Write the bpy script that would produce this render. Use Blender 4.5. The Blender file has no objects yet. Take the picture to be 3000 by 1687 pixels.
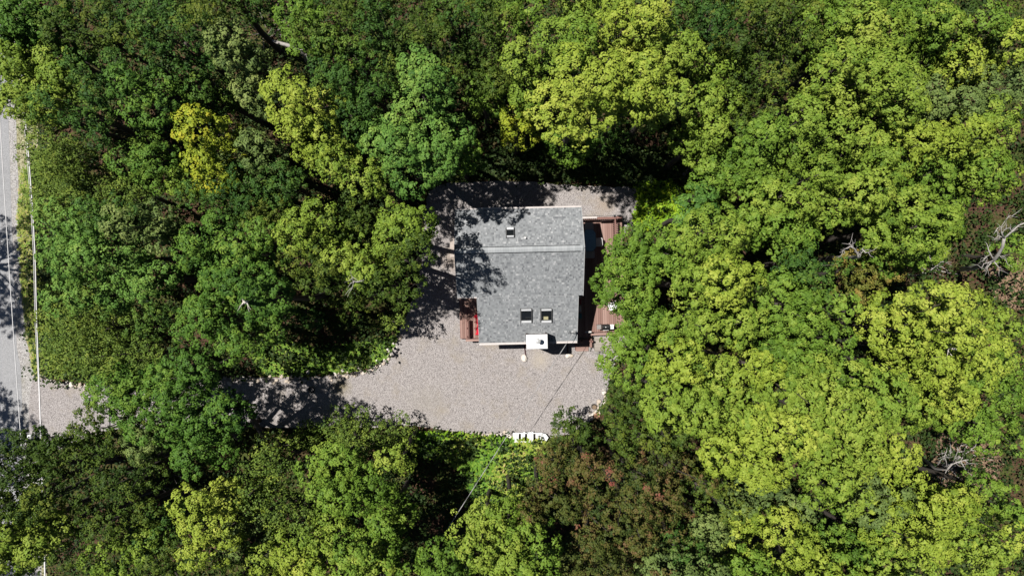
import bpy, math, random
import numpy as np
from mathutils import Vector, Matrix

random.seed(7)
rng = np.random.default_rng(7)
SC = bpy.context.scene
COL = SC.collection
R = math.radians

# ------------------------------------------------------------------ camera, sky, sun, exposure
CAM_H = 45.0                       # drone hovering 45 m up, looking straight down
cam_d = bpy.data.cameras.new("camera")
cam_d.sensor_width = 36.0
cam_d.lens = 24.0
cam_d.clip_end = 1000.0
cam = bpy.data.objects.new("camera", cam_d)
cam.location = (0, 0, CAM_H)
COL.objects.link(cam)
SC.camera = cam

SHX, SHY = 0.405, -0.17            # shadow run per metre of height
sun_to = Vector((-SHX, -SHY, 1.0)).normalized()
world = bpy.data.worlds.new("World")
SC.world = world
world.use_nodes = True
wn = world.node_tree
bg = wn.nodes["Background"]
sky = wn.nodes.new("ShaderNodeTexSky")
sky.sky_type = 'NISHITA'
sky.sun_disc = False
sky.sun_elevation = math.asin(sun_to.z)
sky.altitude = 400.0
sky.air_density = 0.55
sky.dust_density = 0.3
sky.sun_rotation = math.atan2(sun_to.x, sun_to.y)
wn.links.new(sky.outputs[0], bg.inputs[0])
bg.inputs[1].default_value = 0.05
sun_d = bpy.data.lights.new("sun", 'SUN')
sun_d.energy = 5.0
sun_d.angle = R(0.55)
sun_d.color = (1.0, 0.97, 0.925)
sun = bpy.data.objects.new("sun", sun_d)
sun.rotation_euler = sun_to.to_track_quat('Z', 'Y').to_euler()
sun.location = sun_to * 80
COL.objects.link(sun)
SC.view_settings.view_transform = 'Standard'
SC.view_settings.look = 'None'
SC.view_settings.gamma = 1.0
SC.view_settings.use_curve_mapping = False
SC.view_settings.exposure = 0.6


def P(px, py, h=0.0):
    """The place in the world seen at photo pixel (px, py) when it stands h metres high."""
    s = (CAM_H - h) / 2000.0
    return Vector(((px - 1500.0) * s, -(py - 843.5) * s, h))


# ------------------------------------------------------------------ materials
def new_mat(name, rough=0.8, base=(0.5, 0.5, 0.5), spec=0.3, metal=0.0):
    m = bpy.data.materials.new(name)
    m.use_nodes = True
    nt = m.node_tree
    b = nt.nodes["Principled BSDF"]
    b.inputs["Base Color"].default_value = (*base, 1)
    b.inputs["Roughness"].default_value = rough
    b.inputs["Metallic"].default_value = metal
    b.inputs["Specular IOR Level"].default_value = spec
    return m, nt, b


def ramp(nt, stops, interp='LINEAR'):
    r = nt.nodes.new("ShaderNodeValToRGB")
    r.color_ramp.interpolation = interp
    e = r.color_ramp.elements
    while len(e) < len(stops):
        e.new(0.5)
    for el, (p, c) in zip(e, stops):
        el.position = p
        el.color = (*c, 1)
    return r


def noise(nt, scale, detail=4, rough=0.6, coord=None):
    n = nt.nodes.new("ShaderNodeTexNoise")
    n.inputs["Scale"].default_value = scale
    n.inputs["Detail"].default_value = detail
    n.inputs["Roughness"].default_value = rough
    if coord is not None:
        nt.links.new(coord, n.inputs["Vector"])
    return n


def obj_coord(nt):
    return nt.nodes.new("ShaderNodeTexCoord").outputs["Object"]


def mix_rgb(nt, a, b, f, mode='MIX'):
    m = nt.nodes.new("ShaderNodeMix")
    m.data_type = 'RGBA'
    m.blend_type = mode
    for sock, v in ((m.inputs[6], a), (m.inputs[7], b)):
        if hasattr(v, 'is_linked') or hasattr(v, 'links'):
            nt.links.new(v, sock)
        else:
            sock.default_value = (*v, 1)
    if hasattr(f, 'links'):
        nt.links.new(f, m.inputs[0])
    else:
        m.inputs[0].default_value = f
    return m.outputs[2]


def bump(nt, b, h, strength=0.5, dist=0.02):
    n = nt.nodes.new("ShaderNodeBump")
    n.inputs["Strength"].default_value = strength
    n.inputs["Distance"].default_value = dist
    nt.links.new(h, n.inputs["Height"])
    nt.links.new(n.outputs[0], b.inputs["Normal"])


def simple(name, c1, c2=None, rough=0.7, scale=8, spec=0.3, metal=0.0, bmp=0.0):
    """A base colour that wanders a little towards a second one, with fine relief."""
    m, nt, b = new_mat(name, rough, c1, spec, metal)
    co = obj_coord(nt)
    n = noise(nt, scale, 5, 0.65, co)
    r = ramp(nt, [(0.3, c1), (0.7, c2 or tuple(v * 0.8 for v in c1))])
    nt.links.new(n.outputs[0], r.inputs[0])
    nt.links.new(r.outputs[0], b.inputs["Base Color"])
    if bmp:
        bump(nt, b, n.outputs[0], bmp, 0.01)
    return m


def tone_mat(name, stops, rough=0.85, grain=60, grain_amt=0.25, spec=0.2):
    """Colour taken from each piece's own tone, plus grain."""
    m, nt, b = new_mat(name, rough, (0.3,) * 3, spec)
    a = nt.nodes.new("ShaderNodeAttribute")
    a.attribute_name = "tone"
    r = ramp(nt, stops)
    nt.links.new(a.outputs["Fac"], r.inputs[0])
    n = noise(nt, grain, 3, 0.7, obj_coord(nt))
    g = ramp(nt, [(0.3, (0.55,) * 3), (0.7, (1.3,) * 3)])
    nt.links.new(n.outputs[0], g.inputs[0])
    col = mix_rgb(nt, r.outputs[0], g.outputs[0], grain_amt, 'MULTIPLY')
    nt.links.new(col, b.inputs["Base Color"])
    return m


def leaf_mat(name, stops, trans=0.12):
    m, nt, b = new_mat(name, 0.6, (0.1, 0.2, 0.03), 0.14)
    a = nt.nodes.new("ShaderNodeAttribute")
    a.attribute_name = "tone"
    r = ramp(nt, stops)
    nt.links.new(a.outputs["Fac"], r.inputs[0])
    nt.links.new(r.outputs[0], b.inputs["Base Color"])
    t = nt.nodes.new("ShaderNodeBsdfTranslucent")
    nt.links.new(r.outputs[0], t.inputs[0])
    mx = nt.nodes.new("ShaderNodeMixShader")
    mx.inputs[0].default_value = trans
    nt.links.new(b.outputs[0], mx.inputs[1])
    nt.links.new(t.outputs[0], mx.inputs[2])
    nt.links.new(mx.outputs[0], nt.nodes["Material Output"].inputs[0])
    return m


LEAF = {
    'Y': leaf_mat('yellow_green_leaves', [(0.0, (0.1, 0.155, 0.014)), (0.5, (0.215, 0.278, 0.032)), (1.0, (0.32, 0.35, 0.055))]),
    'L': leaf_mat('light_green_leaves', [(0.0, (0.065, 0.12, 0.012)), (0.5, (0.155, 0.228, 0.027)), (1.0, (0.245, 0.295, 0.044))]),
    'G': leaf_mat('mid_green_leaves', [(0.0, (0.045, 0.095, 0.01)), (0.5, (0.112, 0.192, 0.022)), (1.0, (0.19, 0.26, 0.036))]),
    'B': leaf_mat('bluish_green_leaves', [(0.0, (0.04, 0.1, 0.016)), (0.5, (0.098, 0.192, 0.032)), (1.0, (0.175, 0.262, 0.046))]),
    'K': leaf_mat('deep_green_leaves', [(0.0, (0.026, 0.068, 0.01)), (0.5, (0.072, 0.148, 0.019)), (1.0, (0.15, 0.225, 0.03))], 0.10),
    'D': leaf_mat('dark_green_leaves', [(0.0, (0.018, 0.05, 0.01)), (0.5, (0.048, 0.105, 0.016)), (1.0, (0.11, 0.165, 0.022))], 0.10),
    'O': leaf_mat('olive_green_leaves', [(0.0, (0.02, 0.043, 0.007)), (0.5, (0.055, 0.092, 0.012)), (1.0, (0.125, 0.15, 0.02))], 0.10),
    'S': leaf_mat('scrub_green_leaves', [(0.0, (0.045, 0.085, 0.014)), (0.5, (0.11, 0.165, 0.025)), (1.0, (0.21, 0.25, 0.038))], 0.10),
    'R': leaf_mat('reddening_leaves', [(0.0, (0.03, 0.05, 0.01)), (0.42, (0.072, 0.085, 0.016)), (0.62, (0.1, 0.08, 0.022)), (0.82, (0.13, 0.072, 0.034)), (1.0, (0.22, 0.062, 0.048))], 0.10),
    'A': leaf_mat('golden_leaves', [(0.0, (0.1, 0.15, 0.014)), (0.5, (0.23, 0.28, 0.022)), (1.0, (0.4, 0.35, 0.03))]),
    'W': leaf_mat('browned_leaves', [(0.0, (0.06, 0.08, 0.015)), (0.5, (0.13, 0.14, 0.025)), (1.0, (0.24, 0.16, 0.04))], 0.10),
    'H': leaf_mat('greyed_green_leaves', [(0.0, (0.05, 0.08, 0.025)), (0.5, (0.11, 0.16, 0.04)), (1.0, (0.18, 0.22, 0.06))], 0.10),
    'C': leaf_mat('copper_litter_leaves', [(0.0, (0.07, 0.042, 0.024)), (0.5, (0.19, 0.125, 0.08)), (1.0, (0.38, 0.28, 0.18))], 0.05),
    'F': leaf_mat('fern_leaves', [(0.0, (0.05, 0.13, 0.014)), (0.4, (0.12, 0.22, 0.02)), (0.75, (0.25, 0.28, 0.045)), (1.0, (0.42, 0.33, 0.14))]),
    'U': leaf_mat('undergrowth_leaves', [(0.0, (0.012, 0.026, 0.006)), (0.6, (0.03, 0.055, 0.01)), (1.0, (0.07, 0.075, 0.016))]),  # leaf colour darkened so the gaps between crowns read as deep shade
    'N': leaf_mat('bright_plant_leaves', [(0.0, (0.08, 0.19, 0.012)), (0.5, (0.19, 0.31, 0.016)), (1.0, (0.36, 0.38, 0.025))]),
    'X': leaf_mat('dry_litter_leaves', [(0.0, (0.022, 0.012, 0.007)), (0.5, (0.055, 0.028, 0.016)), (1.0, (0.13, 0.07, 0.04))], 0.05),
}
M_BARK = simple('grey_bark', (0.075, 0.062, 0.05), (0.035, 0.03, 0.024), 0.9, 9, bmp=0.6)
M_PALEBARK = simple('bleached_wood', (0.377, 0.353, 0.324), (0.243, 0.219, 0.199), 0.85, 12, bmp=0.5)
M_TWIG = simple('twig_grey', (0.198, 0.175, 0.152), (0.106, 0.0912, 0.076), 0.9, 12)
M_SHINGLE = tone_mat('asphalt_shingle', [(0.0, (0.108, 0.112, 0.119)), (0.35, (0.173, 0.18, 0.185)), (0.7, (0.223, 0.231, 0.236)), (1.0, (0.32, 0.322, 0.323))], 0.92, 45, 0.45)
M_RIDGE = tone_mat('ridge_shingle', [(0.0, (0.252, 0.264, 0.27)), (1.0, (0.328, 0.339, 0.343))], 0.92, 45, 0.3)
M_WALL = simple('barn_red_siding', (0.076, 0.0228, 0.0213), (0.057, 0.0182, 0.0167), 0.75, 6)
M_TRIM = simple('pale_metal_trim', (0.471, 0.426, 0.403), (0.41, 0.372, 0.35), 0.5, 5)
M_EDGE = simple('grey_drip_edge', (0.319, 0.319, 0.319), (0.274, 0.274, 0.274), 0.5, 5)
M_WHITE = simple('white_metal', (0.654, 0.654, 0.646), (0.608, 0.608, 0.6), 0.45, 3)
M_STEEL = simple('dull_steel', (0.547, 0.54, 0.524), (0.456, 0.456, 0.456), 0.35, 6, metal=0.3)
M_CURB = simple('skylight_flashing', (0.502, 0.509, 0.509), (0.441, 0.448, 0.456), 0.45, 6)
M_DARKMETAL = simple('black_enamel', (0.0137, 0.0137, 0.0152), (0.00912, 0.00912, 0.00912), 0.3, 6, spec=0.5)
M_PIPE = simple('brown_downspout', (0.0532, 0.0152, 0.0152), (0.038, 0.0122, 0.0122), 0.5, 6)
M_BLACKRUB = simple('black_rubber', (0.0152, 0.0152, 0.0152), (0.038, 0.038, 0.038), 0.9, 14)
M_WIRE = simple('grey_service_cable', (0.342, 0.334, 0.327), (0.19, 0.19, 0.19), 0.6, 30)
M_CABLE = simple('pale_road_cable', (0.608, 0.593, 0.585), (0.532, 0.517, 0.517), 0.5, 10)
M_DECK = tone_mat('red_brown_decking', [(0.0, (0.18, 0.105, 0.086)), (0.5, (0.235, 0.145, 0.12)), (1.0, (0.29, 0.19, 0.16))], 0.8, 30, 0.3)
M_DECKG = tone_mat('weathered_grey_boards', [(0.0, (0.228, 0.201, 0.171)), (1.0, (0.289, 0.258, 0.22))], 0.85, 30, 0.3)
M_RAIL = simple('red_brown_rail', (0.19, 0.10, 0.082), (0.14, 0.072, 0.06), 0.75, 12)
M_GREYPL = simple('grey_resin', (0.46, 0.44, 0.42), (0.38, 0.365, 0.35), 0.6, 10)
M_REDPL = simple('dark_red_resin', (0.251, 0.0228, 0.0266), (0.182, 0.019, 0.0228), 0.5, 10)
M_TEAL = simple('teal_resin', (0.038, 0.152, 0.167), (0.0304, 0.114, 0.129), 0.5, 10)
M_TABLE, _nt, _b = new_mat('blue_grey_table_glass', 0.35, (0.16, 0.27, 0.36), 0.5)
M_RIM = simple('grey_table_frame', (0.122, 0.167, 0.205), (0.0988, 0.144, 0.175), 0.5, 10)
M_DULLGREY = simple('dull_grey_shelf', (0.22, 0.20, 0.19), (0.17, 0.16, 0.15), 0.6, 10)
M_TARP, _nt, _b = new_mat('red_tarp', 0.3, (0.593, 0.00912, 0.0304), 0.5)
M_CONC = simple('concrete', (0.38, 0.327, 0.289), (0.304, 0.258, 0.228), 0.9, 9, bmp=0.4)
M_STONE = simple('pale_quartz_stone', (0.471, 0.41, 0.334), (0.35, 0.281, 0.22), 0.85, 5, bmp=0.5)
M_STONEG = simple('grey_field_stone', (0.274, 0.258, 0.236), (0.19, 0.179, 0.163), 0.9, 5, bmp=0.5)
M_STONEW = simple('white_splash_stone', (0.608, 0.562, 0.502), (0.502, 0.441, 0.38), 0.85, 6, bmp=0.4)
M_STUMP = simple('sawn_stump_wood', (0.205, 0.144, 0.0912), (0.129, 0.0912, 0.0608), 0.9, 14, bmp=0.4)
M_PICKET = simple('white_painted_wood', (0.623, 0.623, 0.616), (0.562, 0.562, 0.547), 0.6, 12)
M_PLANK = simple('weathered_plank', (0.258, 0.198, 0.152), (0.19, 0.144, 0.106), 0.85, 9, bmp=0.3)
M_POLE = simple('pole_wood', (0.152, 0.114, 0.0836), (0.0988, 0.076, 0.0608), 0.9, 8)
M_DARKFLASH = simple('bronze_flashing', (0.076, 0.076, 0.076), (0.0532, 0.0532, 0.0532), 0.5, 6)
M_GLASS, _nt, _b = new_mat('dark_skylight_glass', 0.06, (0.00912, 0.0106, 0.0122), 0.5)
M_BLIND = simple('tan_blind', (0.342, 0.319, 0.19), (0.289, 0.266, 0.152), 0.8, 10)


def ground_material():
    m, nt, b = new_mat('forest_floor', 0.95, (0.1,) * 3, 0.1)
    co = obj_coord(nt)
    n1 = noise(nt, 0.5, 5, 0.6, co)
    n2 = noise(nt, 9.0, 4, 0.7, co)
    r2 = ramp(nt, [(0.3, (0.025, 0.015, 0.010)), (0.5, (0.065, 0.037, 0.023)), (0.7, (0.13, 0.075, 0.048))])
    nt.links.new(n2.outputs[0], r2.inputs[0])
    r3 = ramp(nt, [(0.3, (0.03, 0.04, 0.012)), (0.7, (0.075, 0.09, 0.02))])
    nt.links.new(n2.outputs[0], r3.inputs[0])
    f = ramp(nt, [(0.42, (0,) * 3), (0.58, (1,) * 3)])
    nt.links.new(n1.outputs[0], f.inputs[0])
    nt.links.new(mix_rgb(nt, r2.outputs[0], r3.outputs[0], f.outputs[0]), b.inputs["Base Color"])
    bump(nt, b, n2.outputs[0], 0.8, 0.06)
    return m


def gravel_material(name, c_dark, c_mid, c_light, c_tint, cell=17.0, patches=()):
    m, nt, b = new_mat(name, 0.95, (0.4,) * 3, 0.15)
    co = obj_coord(nt)
    v = nt.nodes.new("ShaderNodeTexVoronoi")
    v.inputs["Scale"].default_value = cell
    nt.links.new(co, v.inputs["Vector"])
    sep = nt.nodes.new("ShaderNodeSeparateColor")
    nt.links.new(v.outputs["Color"], sep.inputs[0])
    r = ramp(nt, [(0.0, c_dark), (0.28, c_mid), (0.72, c_light), (1.0, tuple(min(0.9, x * 1.3) for x in c_light))])
    nt.links.new(sep.outputs[0], r.inputs[0])
    t = noise(nt, 0.7, 6, 0.65, co)
    tr = ramp(nt, [(0.52, (0,) * 3), (0.75, (0.75,) * 3)])
    nt.links.new(t.outputs[0], tr.inputs[0])
    base = mix_rgb(nt, r.outputs[0], c_tint, tr.outputs[0])
    for (ctr, rad, colour, amt) in patches:
        # a worn or dusty spot that thins out into the gravel
        vd = nt.nodes.new("ShaderNodeVectorMath")
        vd.operation = 'DISTANCE'
        nt.links.new(co, vd.inputs[0])
        vd.inputs[1].default_value = ctr
        nn = noise(nt, 3.0, 5, 0.7, co)
        ma = nt.nodes.new("ShaderNodeMath")
        ma.operation = 'MULTIPLY_ADD'
        nt.links.new(nn.outputs[0], ma.inputs[0])
        ma.inputs[1].default_value = rad * 1.5
        nt.links.new(vd.outputs["Value"], ma.inputs[2])
        pr = ramp(nt, [(0.0, (amt,) * 3), (1.0, (0,) * 3)])
        mr = nt.nodes.new("ShaderNodeMapRange")
        nt.links.new(ma.outputs[0], mr.inputs[0])
        mr.inputs[1].default_value = rad * 0.8
        mr.inputs[2].default_value = rad * 1.8
        nt.links.new(mr.outputs[0], pr.inputs[0])
        base = mix_rgb(nt, base, colour, pr.outputs[0])
    f = noise(nt, 70, 2, 0.6, co)
    fr = ramp(nt, [(0.3, (0.6,) * 3), (0.7, (1.25,) * 3)])
    nt.links.new(f.outputs[0], fr.inputs[0])
    base = mix_rgb(nt, base, fr.outputs[0], 0.5, 'MULTIPLY')
    nt.links.new(base, b.inputs["Base Color"])
    bump(nt, b, v.outputs["Distance"], 0.9, -0.03)
    return m


M_GROUND = ground_material()
M_GRAVEL = gravel_material('pinkish_gravel', (0.113, 0.103, 0.1), (0.237, 0.213, 0.204), (0.331, 0.304, 0.292), (0.271, 0.232, 0.184), 31.0, [(tuple(P(1582, 1052)), 0.85, (0.37, 0.325, 0.27), 0.85), (tuple(P(1000, 1132)), 0.8, (0.17, 0.14, 0.06), 0.7), (tuple(P(1770, 600)), 1.0, (0.30, 0.235, 0.17), 0.6), (tuple(P(1440, 1000)), 0.9, (0.29, 0.24, 0.17), 0.5), (tuple(P(1250, 1180)), 1.6, (0.26, 0.235, 0.20), 0.45), (tuple(P(1330, 760)), 1.0, (0.32, 0.25, 0.19), 0.6)])
M_VERGE = gravel_material('dry_verge_soil', (0.0954, 0.0902, 0.0426), (0.205, 0.188, 0.103), (0.274, 0.26, 0.164), (0.15, 0.152, 0.0456), 12)
M_SHOULDER = gravel_material('grey_shoulder_gravel', (0.167, 0.156, 0.148), (0.258, 0.243, 0.232), (0.334, 0.319, 0.304), (0.251, 0.236, 0.19), 20)
M_ASPHALT = gravel_material('worn_asphalt', (0.235, 0.235, 0.24), (0.27, 0.268, 0.272), (0.305, 0.303, 0.305), (0.215, 0.213, 0.215), 40)


# ------------------------------------------------------------------ mesh helpers
class MB:
    """Collects simple solids; build() links them as one mesh object."""
    def __init__(self):
        self.v, self.f, self.t = [], [], []

    def box(self, c, s, rot=None, tone=0.5):
        c = Vector(c)
        hx, hy, hz = s[0] / 2, s[1] / 2, s[2] / 2
        n = len(self.v)
        for x, y, z in ((-hx, -hy, -hz), (hx, -hy, -hz), (hx, hy, -hz), (-hx, hy, -hz), (-hx, -hy, hz), (hx, -hy, hz), (hx, hy, hz), (-hx, hy, hz)):
            p = Vector((x, y, z))
            if rot is not None:
                p = rot @ p
            self.v.append(tuple(c + p))
        for q in ((0, 3, 2, 1), (4, 5, 6, 7), (0, 1, 5, 4), (1, 2, 6, 5), (2, 3, 7, 6), (3, 0, 4, 7)):
            self.f.append(tuple(n + i for i in q))
            self.t.append(tone)
        return self

    def bevel_box(self, c, s, b=0.02, rot=None, tone=0.5):
        """Box with chamfered top edges."""
        c = Vector(c)
        n = len(self.v)
        hx, hy, hz = s[0] / 2, s[1] / 2, s[2] / 2
        for z, i in ((-hz, 0), (hz - b, 0), (hz, b)):
            for x, y in ((-1, -1), (1, -1), (1, 1), (-1, 1)):
                p = Vector((x * (hx - i), y * (hy - i), z))
                if rot is not None:
                    p = rot @ p
                self.v.append(tuple(c + p))
        self.f += [(n + 3, n + 2, n + 1, n), (n + 8, n + 9, n + 10, n + 11)]
        for l in (0, 4):
            for i in range(4):
                j = (i + 1) % 4
                self.f.append((n + l + i, n + l + j, n + l + 4 + j, n + l + 4 + i))
        self.t += [tone] * 10
        return self

    def tube(self, pts, rad, sides=6, cap=True):
        pts = [Vector(p) for p in pts]
        if not hasattr(rad, '__len__'):
            rad = [rad] * len(pts)
        n0 = len(self.v)
        up0 = Vector((0.31, 0.17, 0.93)).normalized()
        for i, p in enumerate(pts):
            d = (pts[min(i + 1, len(pts) - 1)] - pts[max(i - 1, 0)])
            d = d.normalized() if d.length > 1e-9 else Vector((0, 0, 1))
            u = d.cross(up0)
            if u.length < 0.2:
                u = d.cross(Vector((1, 0.2, 0)))
            u.normalize()
            w = d.cross(u).normalized()
            for k in range(sides):
                a = 2 * math.pi * k / sides
                self.v.append(tuple(p + (u * math.cos(a) + w * math.sin(a)) * rad[i]))
        for i in range(len(pts) - 1):
            for k in range(sides):
                k2 = (k + 1) % sides
                a, b = n0 + i * sides, n0 + (i + 1) * sides
                self.f.append((a + k, a + k2, b + k2, b + k))
                self.t.append(0.5)
        if cap:
            self.f.append(tuple(n0 + k for k in reversed(range(sides))))
            self.f.append(tuple(n0 + (len(pts) - 1) * sides + k for k in range(sides)))
            self.t += [0.5, 0.5]
        return self

    def poly_prism(self, pts, z0, z1):
        """Flat outline (list of xy) pushed from z0 to z1."""
        n = len(self.v)
        k = len(pts)
        for z in (z0, z1):
            for x, y in pts:
                self.v.append((x, y, z))
        self.f.append(tuple(n + i for i in reversed(range(k))))
        self.f.append(tuple(n + k + i for i in range(k)))
        for i in range(k):
            j = (i + 1) % k
            self.f.append((n + i, n + j, n + k + j, n + k + i))
        self.t += [0.5] * (k + 2)
        return self

    def quadpts(self, *pts):
        n = len(self.v)
        self.v += [tuple(p) for p in pts]
        self.f.append(tuple(range(n, n + len(pts))))
        self.t.append(0.5)
        return self

    def mesh(self, name, mat, off=(0, 0, 0), smooth=False):
        me = bpy.data.meshes.new(name)
        o = Vector(off)
        me.from_pydata([tuple(Vector(p) - o) for p in self.v], [], self.f)
        if mat:
            me.materials.append(mat)
        if len(set(self.t)) > 1:
            a = me.attributes.new("tone", 'FLOAT', 'FACE')
            a.data.foreach_set("value", self.t)
        if smooth:
            me.polygons.foreach_set("use_smooth", [True] * len(me.polygons))
        me.update()
        return me

    def build(self, name, mat, parent=None, smooth=False, off=None):
        if off is None:
            off = base_of(parent) if parent else (0, 0, 0)
        return link(name, self.mesh(name, mat, off, smooth), parent)


BASES = {}


def base_of(o):
    while o is not None:
        if o.name in BASES:
            return BASES[o.name]
        o = o.parent
    return (0, 0, 0)


def link(name, me, parent=None):
    o = bpy.data.objects.new(name, me)
    COL.objects.link(o)
    if parent:
        o.parent = parent
    return o


def tag(o, label=None, cat=None, group=None, kind=None):
    if label:
        o['label'] = label
    if cat:
        o['category'] = cat
    if group:
        o['group'] = group
    if kind:
        o['kind'] = kind
    return o


def thing(name, label, cat, loc=(0, 0, 0), rot=0.0, group=None):
    """Empty at the thing's base. With rot == 0 its parts are given in world coordinates."""
    o = bpy.data.objects.new(name, None)
    o.empty_display_size = 0.3
    COL.objects.link(o)
    o.location = loc
    o.rotation_euler = (0, 0, rot)
    BASES[o.name] = tuple(loc) if rot == 0.0 else (0, 0, 0)
    return tag(o, label, cat, group)


def np_mesh(name, V, nper, mat, tone=None):
    """Mesh of many separate n-gons: V is (faces, nper, 3)."""
    nf = V.shape[0]
    me = bpy.data.meshes.new(name)
    me.vertices.add(nf * nper)
    me.vertices.foreach_set("co", V.reshape(-1).astype(np.float32))
    me.loops.add(nf * nper)
    me.loops.foreach_set("vertex_index", np.arange(nf * nper, dtype=np.int32))
    me.polygons.add(nf)
    me.polygons.foreach_set("loop_start", np.arange(0, nf * nper, nper, dtype=np.int32))
    me.polygons.foreach_set("loop_total", np.full(nf, nper, dtype=np.int32))
    me.materials.append(mat)
    if tone is not None:
        a = me.attributes.new("tone", 'FLOAT', 'FACE')
        a.data.foreach_set("value", np.clip(tone, 0, 1).astype(np.float32))
    me.update(calc_edges=True)
    return me


def unit(v):
    return v / np.maximum(np.linalg.norm(v, axis=-1, keepdims=True), 1e-9)


def smooth_line(pts, per=8, closed=False):
    """Catmull-Rom through 2-D points."""
    pts = [np.array(p, float) for p in pts]
    n = len(pts)
    out = []
    last = n if closed else n - 1
    for i in range(last):
        p0 = pts[(i - 1) % n] if closed or i > 0 else pts[0]
        p1, p2 = pts[i % n], pts[(i + 1) % n]
        p3 = pts[(i + 2) % n] if closed or i + 2 < n else pts[-1]
        for k in range(per):
            t = k / per
            out.append(0.5 * ((2 * p1) + (-p0 + p2) * t + (2 * p0 - 5 * p1 + 4 * p2 - p3) * t * t + (-p0 + 3 * p1 - 3 * p2 + p3) * t ** 3))
    if not closed:
        out.append(pts[-1])
    return out


def inside(poly, x, y):
    """Vectorised point in polygon."""
    poly = np.asarray(poly, float)
    res = np.zeros(len(x), bool)
    j = len(poly) - 1
    for i in range(len(poly)):
        xi, yi = poly[i]
        xj, yj = poly[j]
        c = ((yi > y) != (yj > y)) & (x < (xj - xi) * (y - yi) / (yj - yi + 1e-12) + xi)
        res ^= c
        j = i
    return res


def sheet(name, px_pts, z, mat, kind='structure', per=6, jitter=0.0, smoothed=True):
    pts = [(P(x, y).x, P(x, y).y) for x, y in px_pts]
    if smoothed:
        pts = smooth_line(pts, per, True)
    if jitter:
        pts = [np.array(p) + rng.normal(0, jitter, 2) for p in pts]
    mb = MB()
    mb.quadpts(*[(p[0], p[1], z) for p in reversed(pts)])
    me = mb.mesh(name, mat)
    me.validate()
    if me.polygons and me.polygons[0].normal.z < 0:
        me.flip_normals()
    o = link(name, me)
    tag(o, kind=kind)
    return o, [(p[0], p[1]) for p in pts]


# ------------------------------------------------------------------ ground, road, gravel
mb = MB()
N = 60
for i in range(N):
    for j in range(N):
        pass
mb.quadpts((-260, -260, 0), (260, -260, 0), (260, 260, 0), (-260, 260, 0))
tag(mb.build('ground', M_GROUND), kind='structure')

sheet('verge', [(-10, -400), (60, -400), (105, 0), (112, 300), (112, 600), (122, 800), (128, 1000), (128, 1320), (140, 1700), (150, 2100), (20, 2100), (20, 1700), (0, 800)], 0.012, M_VERGE, jitter=0.05)
sheet('gravel_shoulder', [(-20, -300), (36, -300), (46, 300), (58, 700), (72, 960), (100, 1080), (118, 1140), (126, 1330), (118, 1500), (110, 2000), (-20, 2000)], 0.018, M_SHOULDER, jitter=0.04)
road_px = [(-200, -500), (8, -500), (16, 0), (25, 330), (32, 560), (41, 800), (47, 960), (50, 1020), (62, 1080), (66, 1200), (68, 1330), (72, 1700), (80, 2200), (-200, 2200)]
sheet('road', road_px, 0.024, M_ASPHALT, smoothed=False)
gravel_px = [(95, 1118), (160, 1120), (300, 1128), (480, 1115), (660, 1106), (745, 1104), (850, 1106), (960, 1098), (1040, 1090), (1095, 1075), (1130, 1050), (1150, 1015),
             (1165, 975), (1190, 920), (1215, 860), (1232, 780), (1240, 690), (1245, 600), (1262, 558), (1330, 536), (1500, 530), (1660, 540), (1780, 546), (1868, 552),
             (1882, 600), (1862, 655), (1830, 700), (1830, 1000), (1800, 1070), (1782, 1130), (1762, 1180), (1735, 1228), (1690, 1262), (1600, 1280), (1460, 1276),
             (1330, 1264), (1240, 1250), (1100, 1248), (950, 1252), (800, 1252), (640, 1244), (480, 1246), (330, 1262), (230, 1290), (150, 1330), (95, 1340)]
_, gravel_poly = sheet('gravel_driveway', gravel_px, 0.03, M_GRAVEL, jitter=0.05)



# ------------------------------------------------------------------ foliage
def leaves_at(C, Nrm, size, aspect=0.62, droop=0.25):
    """One folded kite-shaped leaf at each centre C with face normal Nrm."""
    n = len(C)
    rv = unit(rng.normal(size=(n, 3)))
    u = unit(np.cross(Nrm, rv))
    v = np.cross(Nrm, u)
    s = size[:, None]
    V = np.empty((n, 4, 3))
    V[:, 0] = C - u * s * 0.5 - Nrm * s * droop
    V[:, 1] = C + v * s * 0.5 * aspect + u * s * 0.06
    V[:, 2] = C + u * s * 0.5 - Nrm * s * droop
    V[:, 3] = C - v * s * 0.5 * aspect + u * s * 0.06
    return V


# style: lobe radius, lobe spacing, tuft spacing, leaves per tuft, leaf size, tuft spread, cover
STYLE = {
    'pop':   dict(lobe=0.84, gap=1.22, tuft=0.40, n=24, leaf=0.15, spread=0.205, cover=1.0, wild=0.05),
    'fine':  dict(lobe=0.62, gap=1.12, tuft=0.35, n=19, leaf=0.125, spread=0.165, cover=0.9, wild=0.22),
    'scrub': dict(lobe=0.60, gap=0.95, tuft=0.33, n=13, leaf=0.125, spread=0.17, cover=0.85, wild=0.5),
}
STYLE_OF = dict(K='pop', Y='pop', L='pop', G='pop', B='pop', A='pop', H='pop', D='fine', O='fine', R='fine', W='fine', S='scrub')


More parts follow.
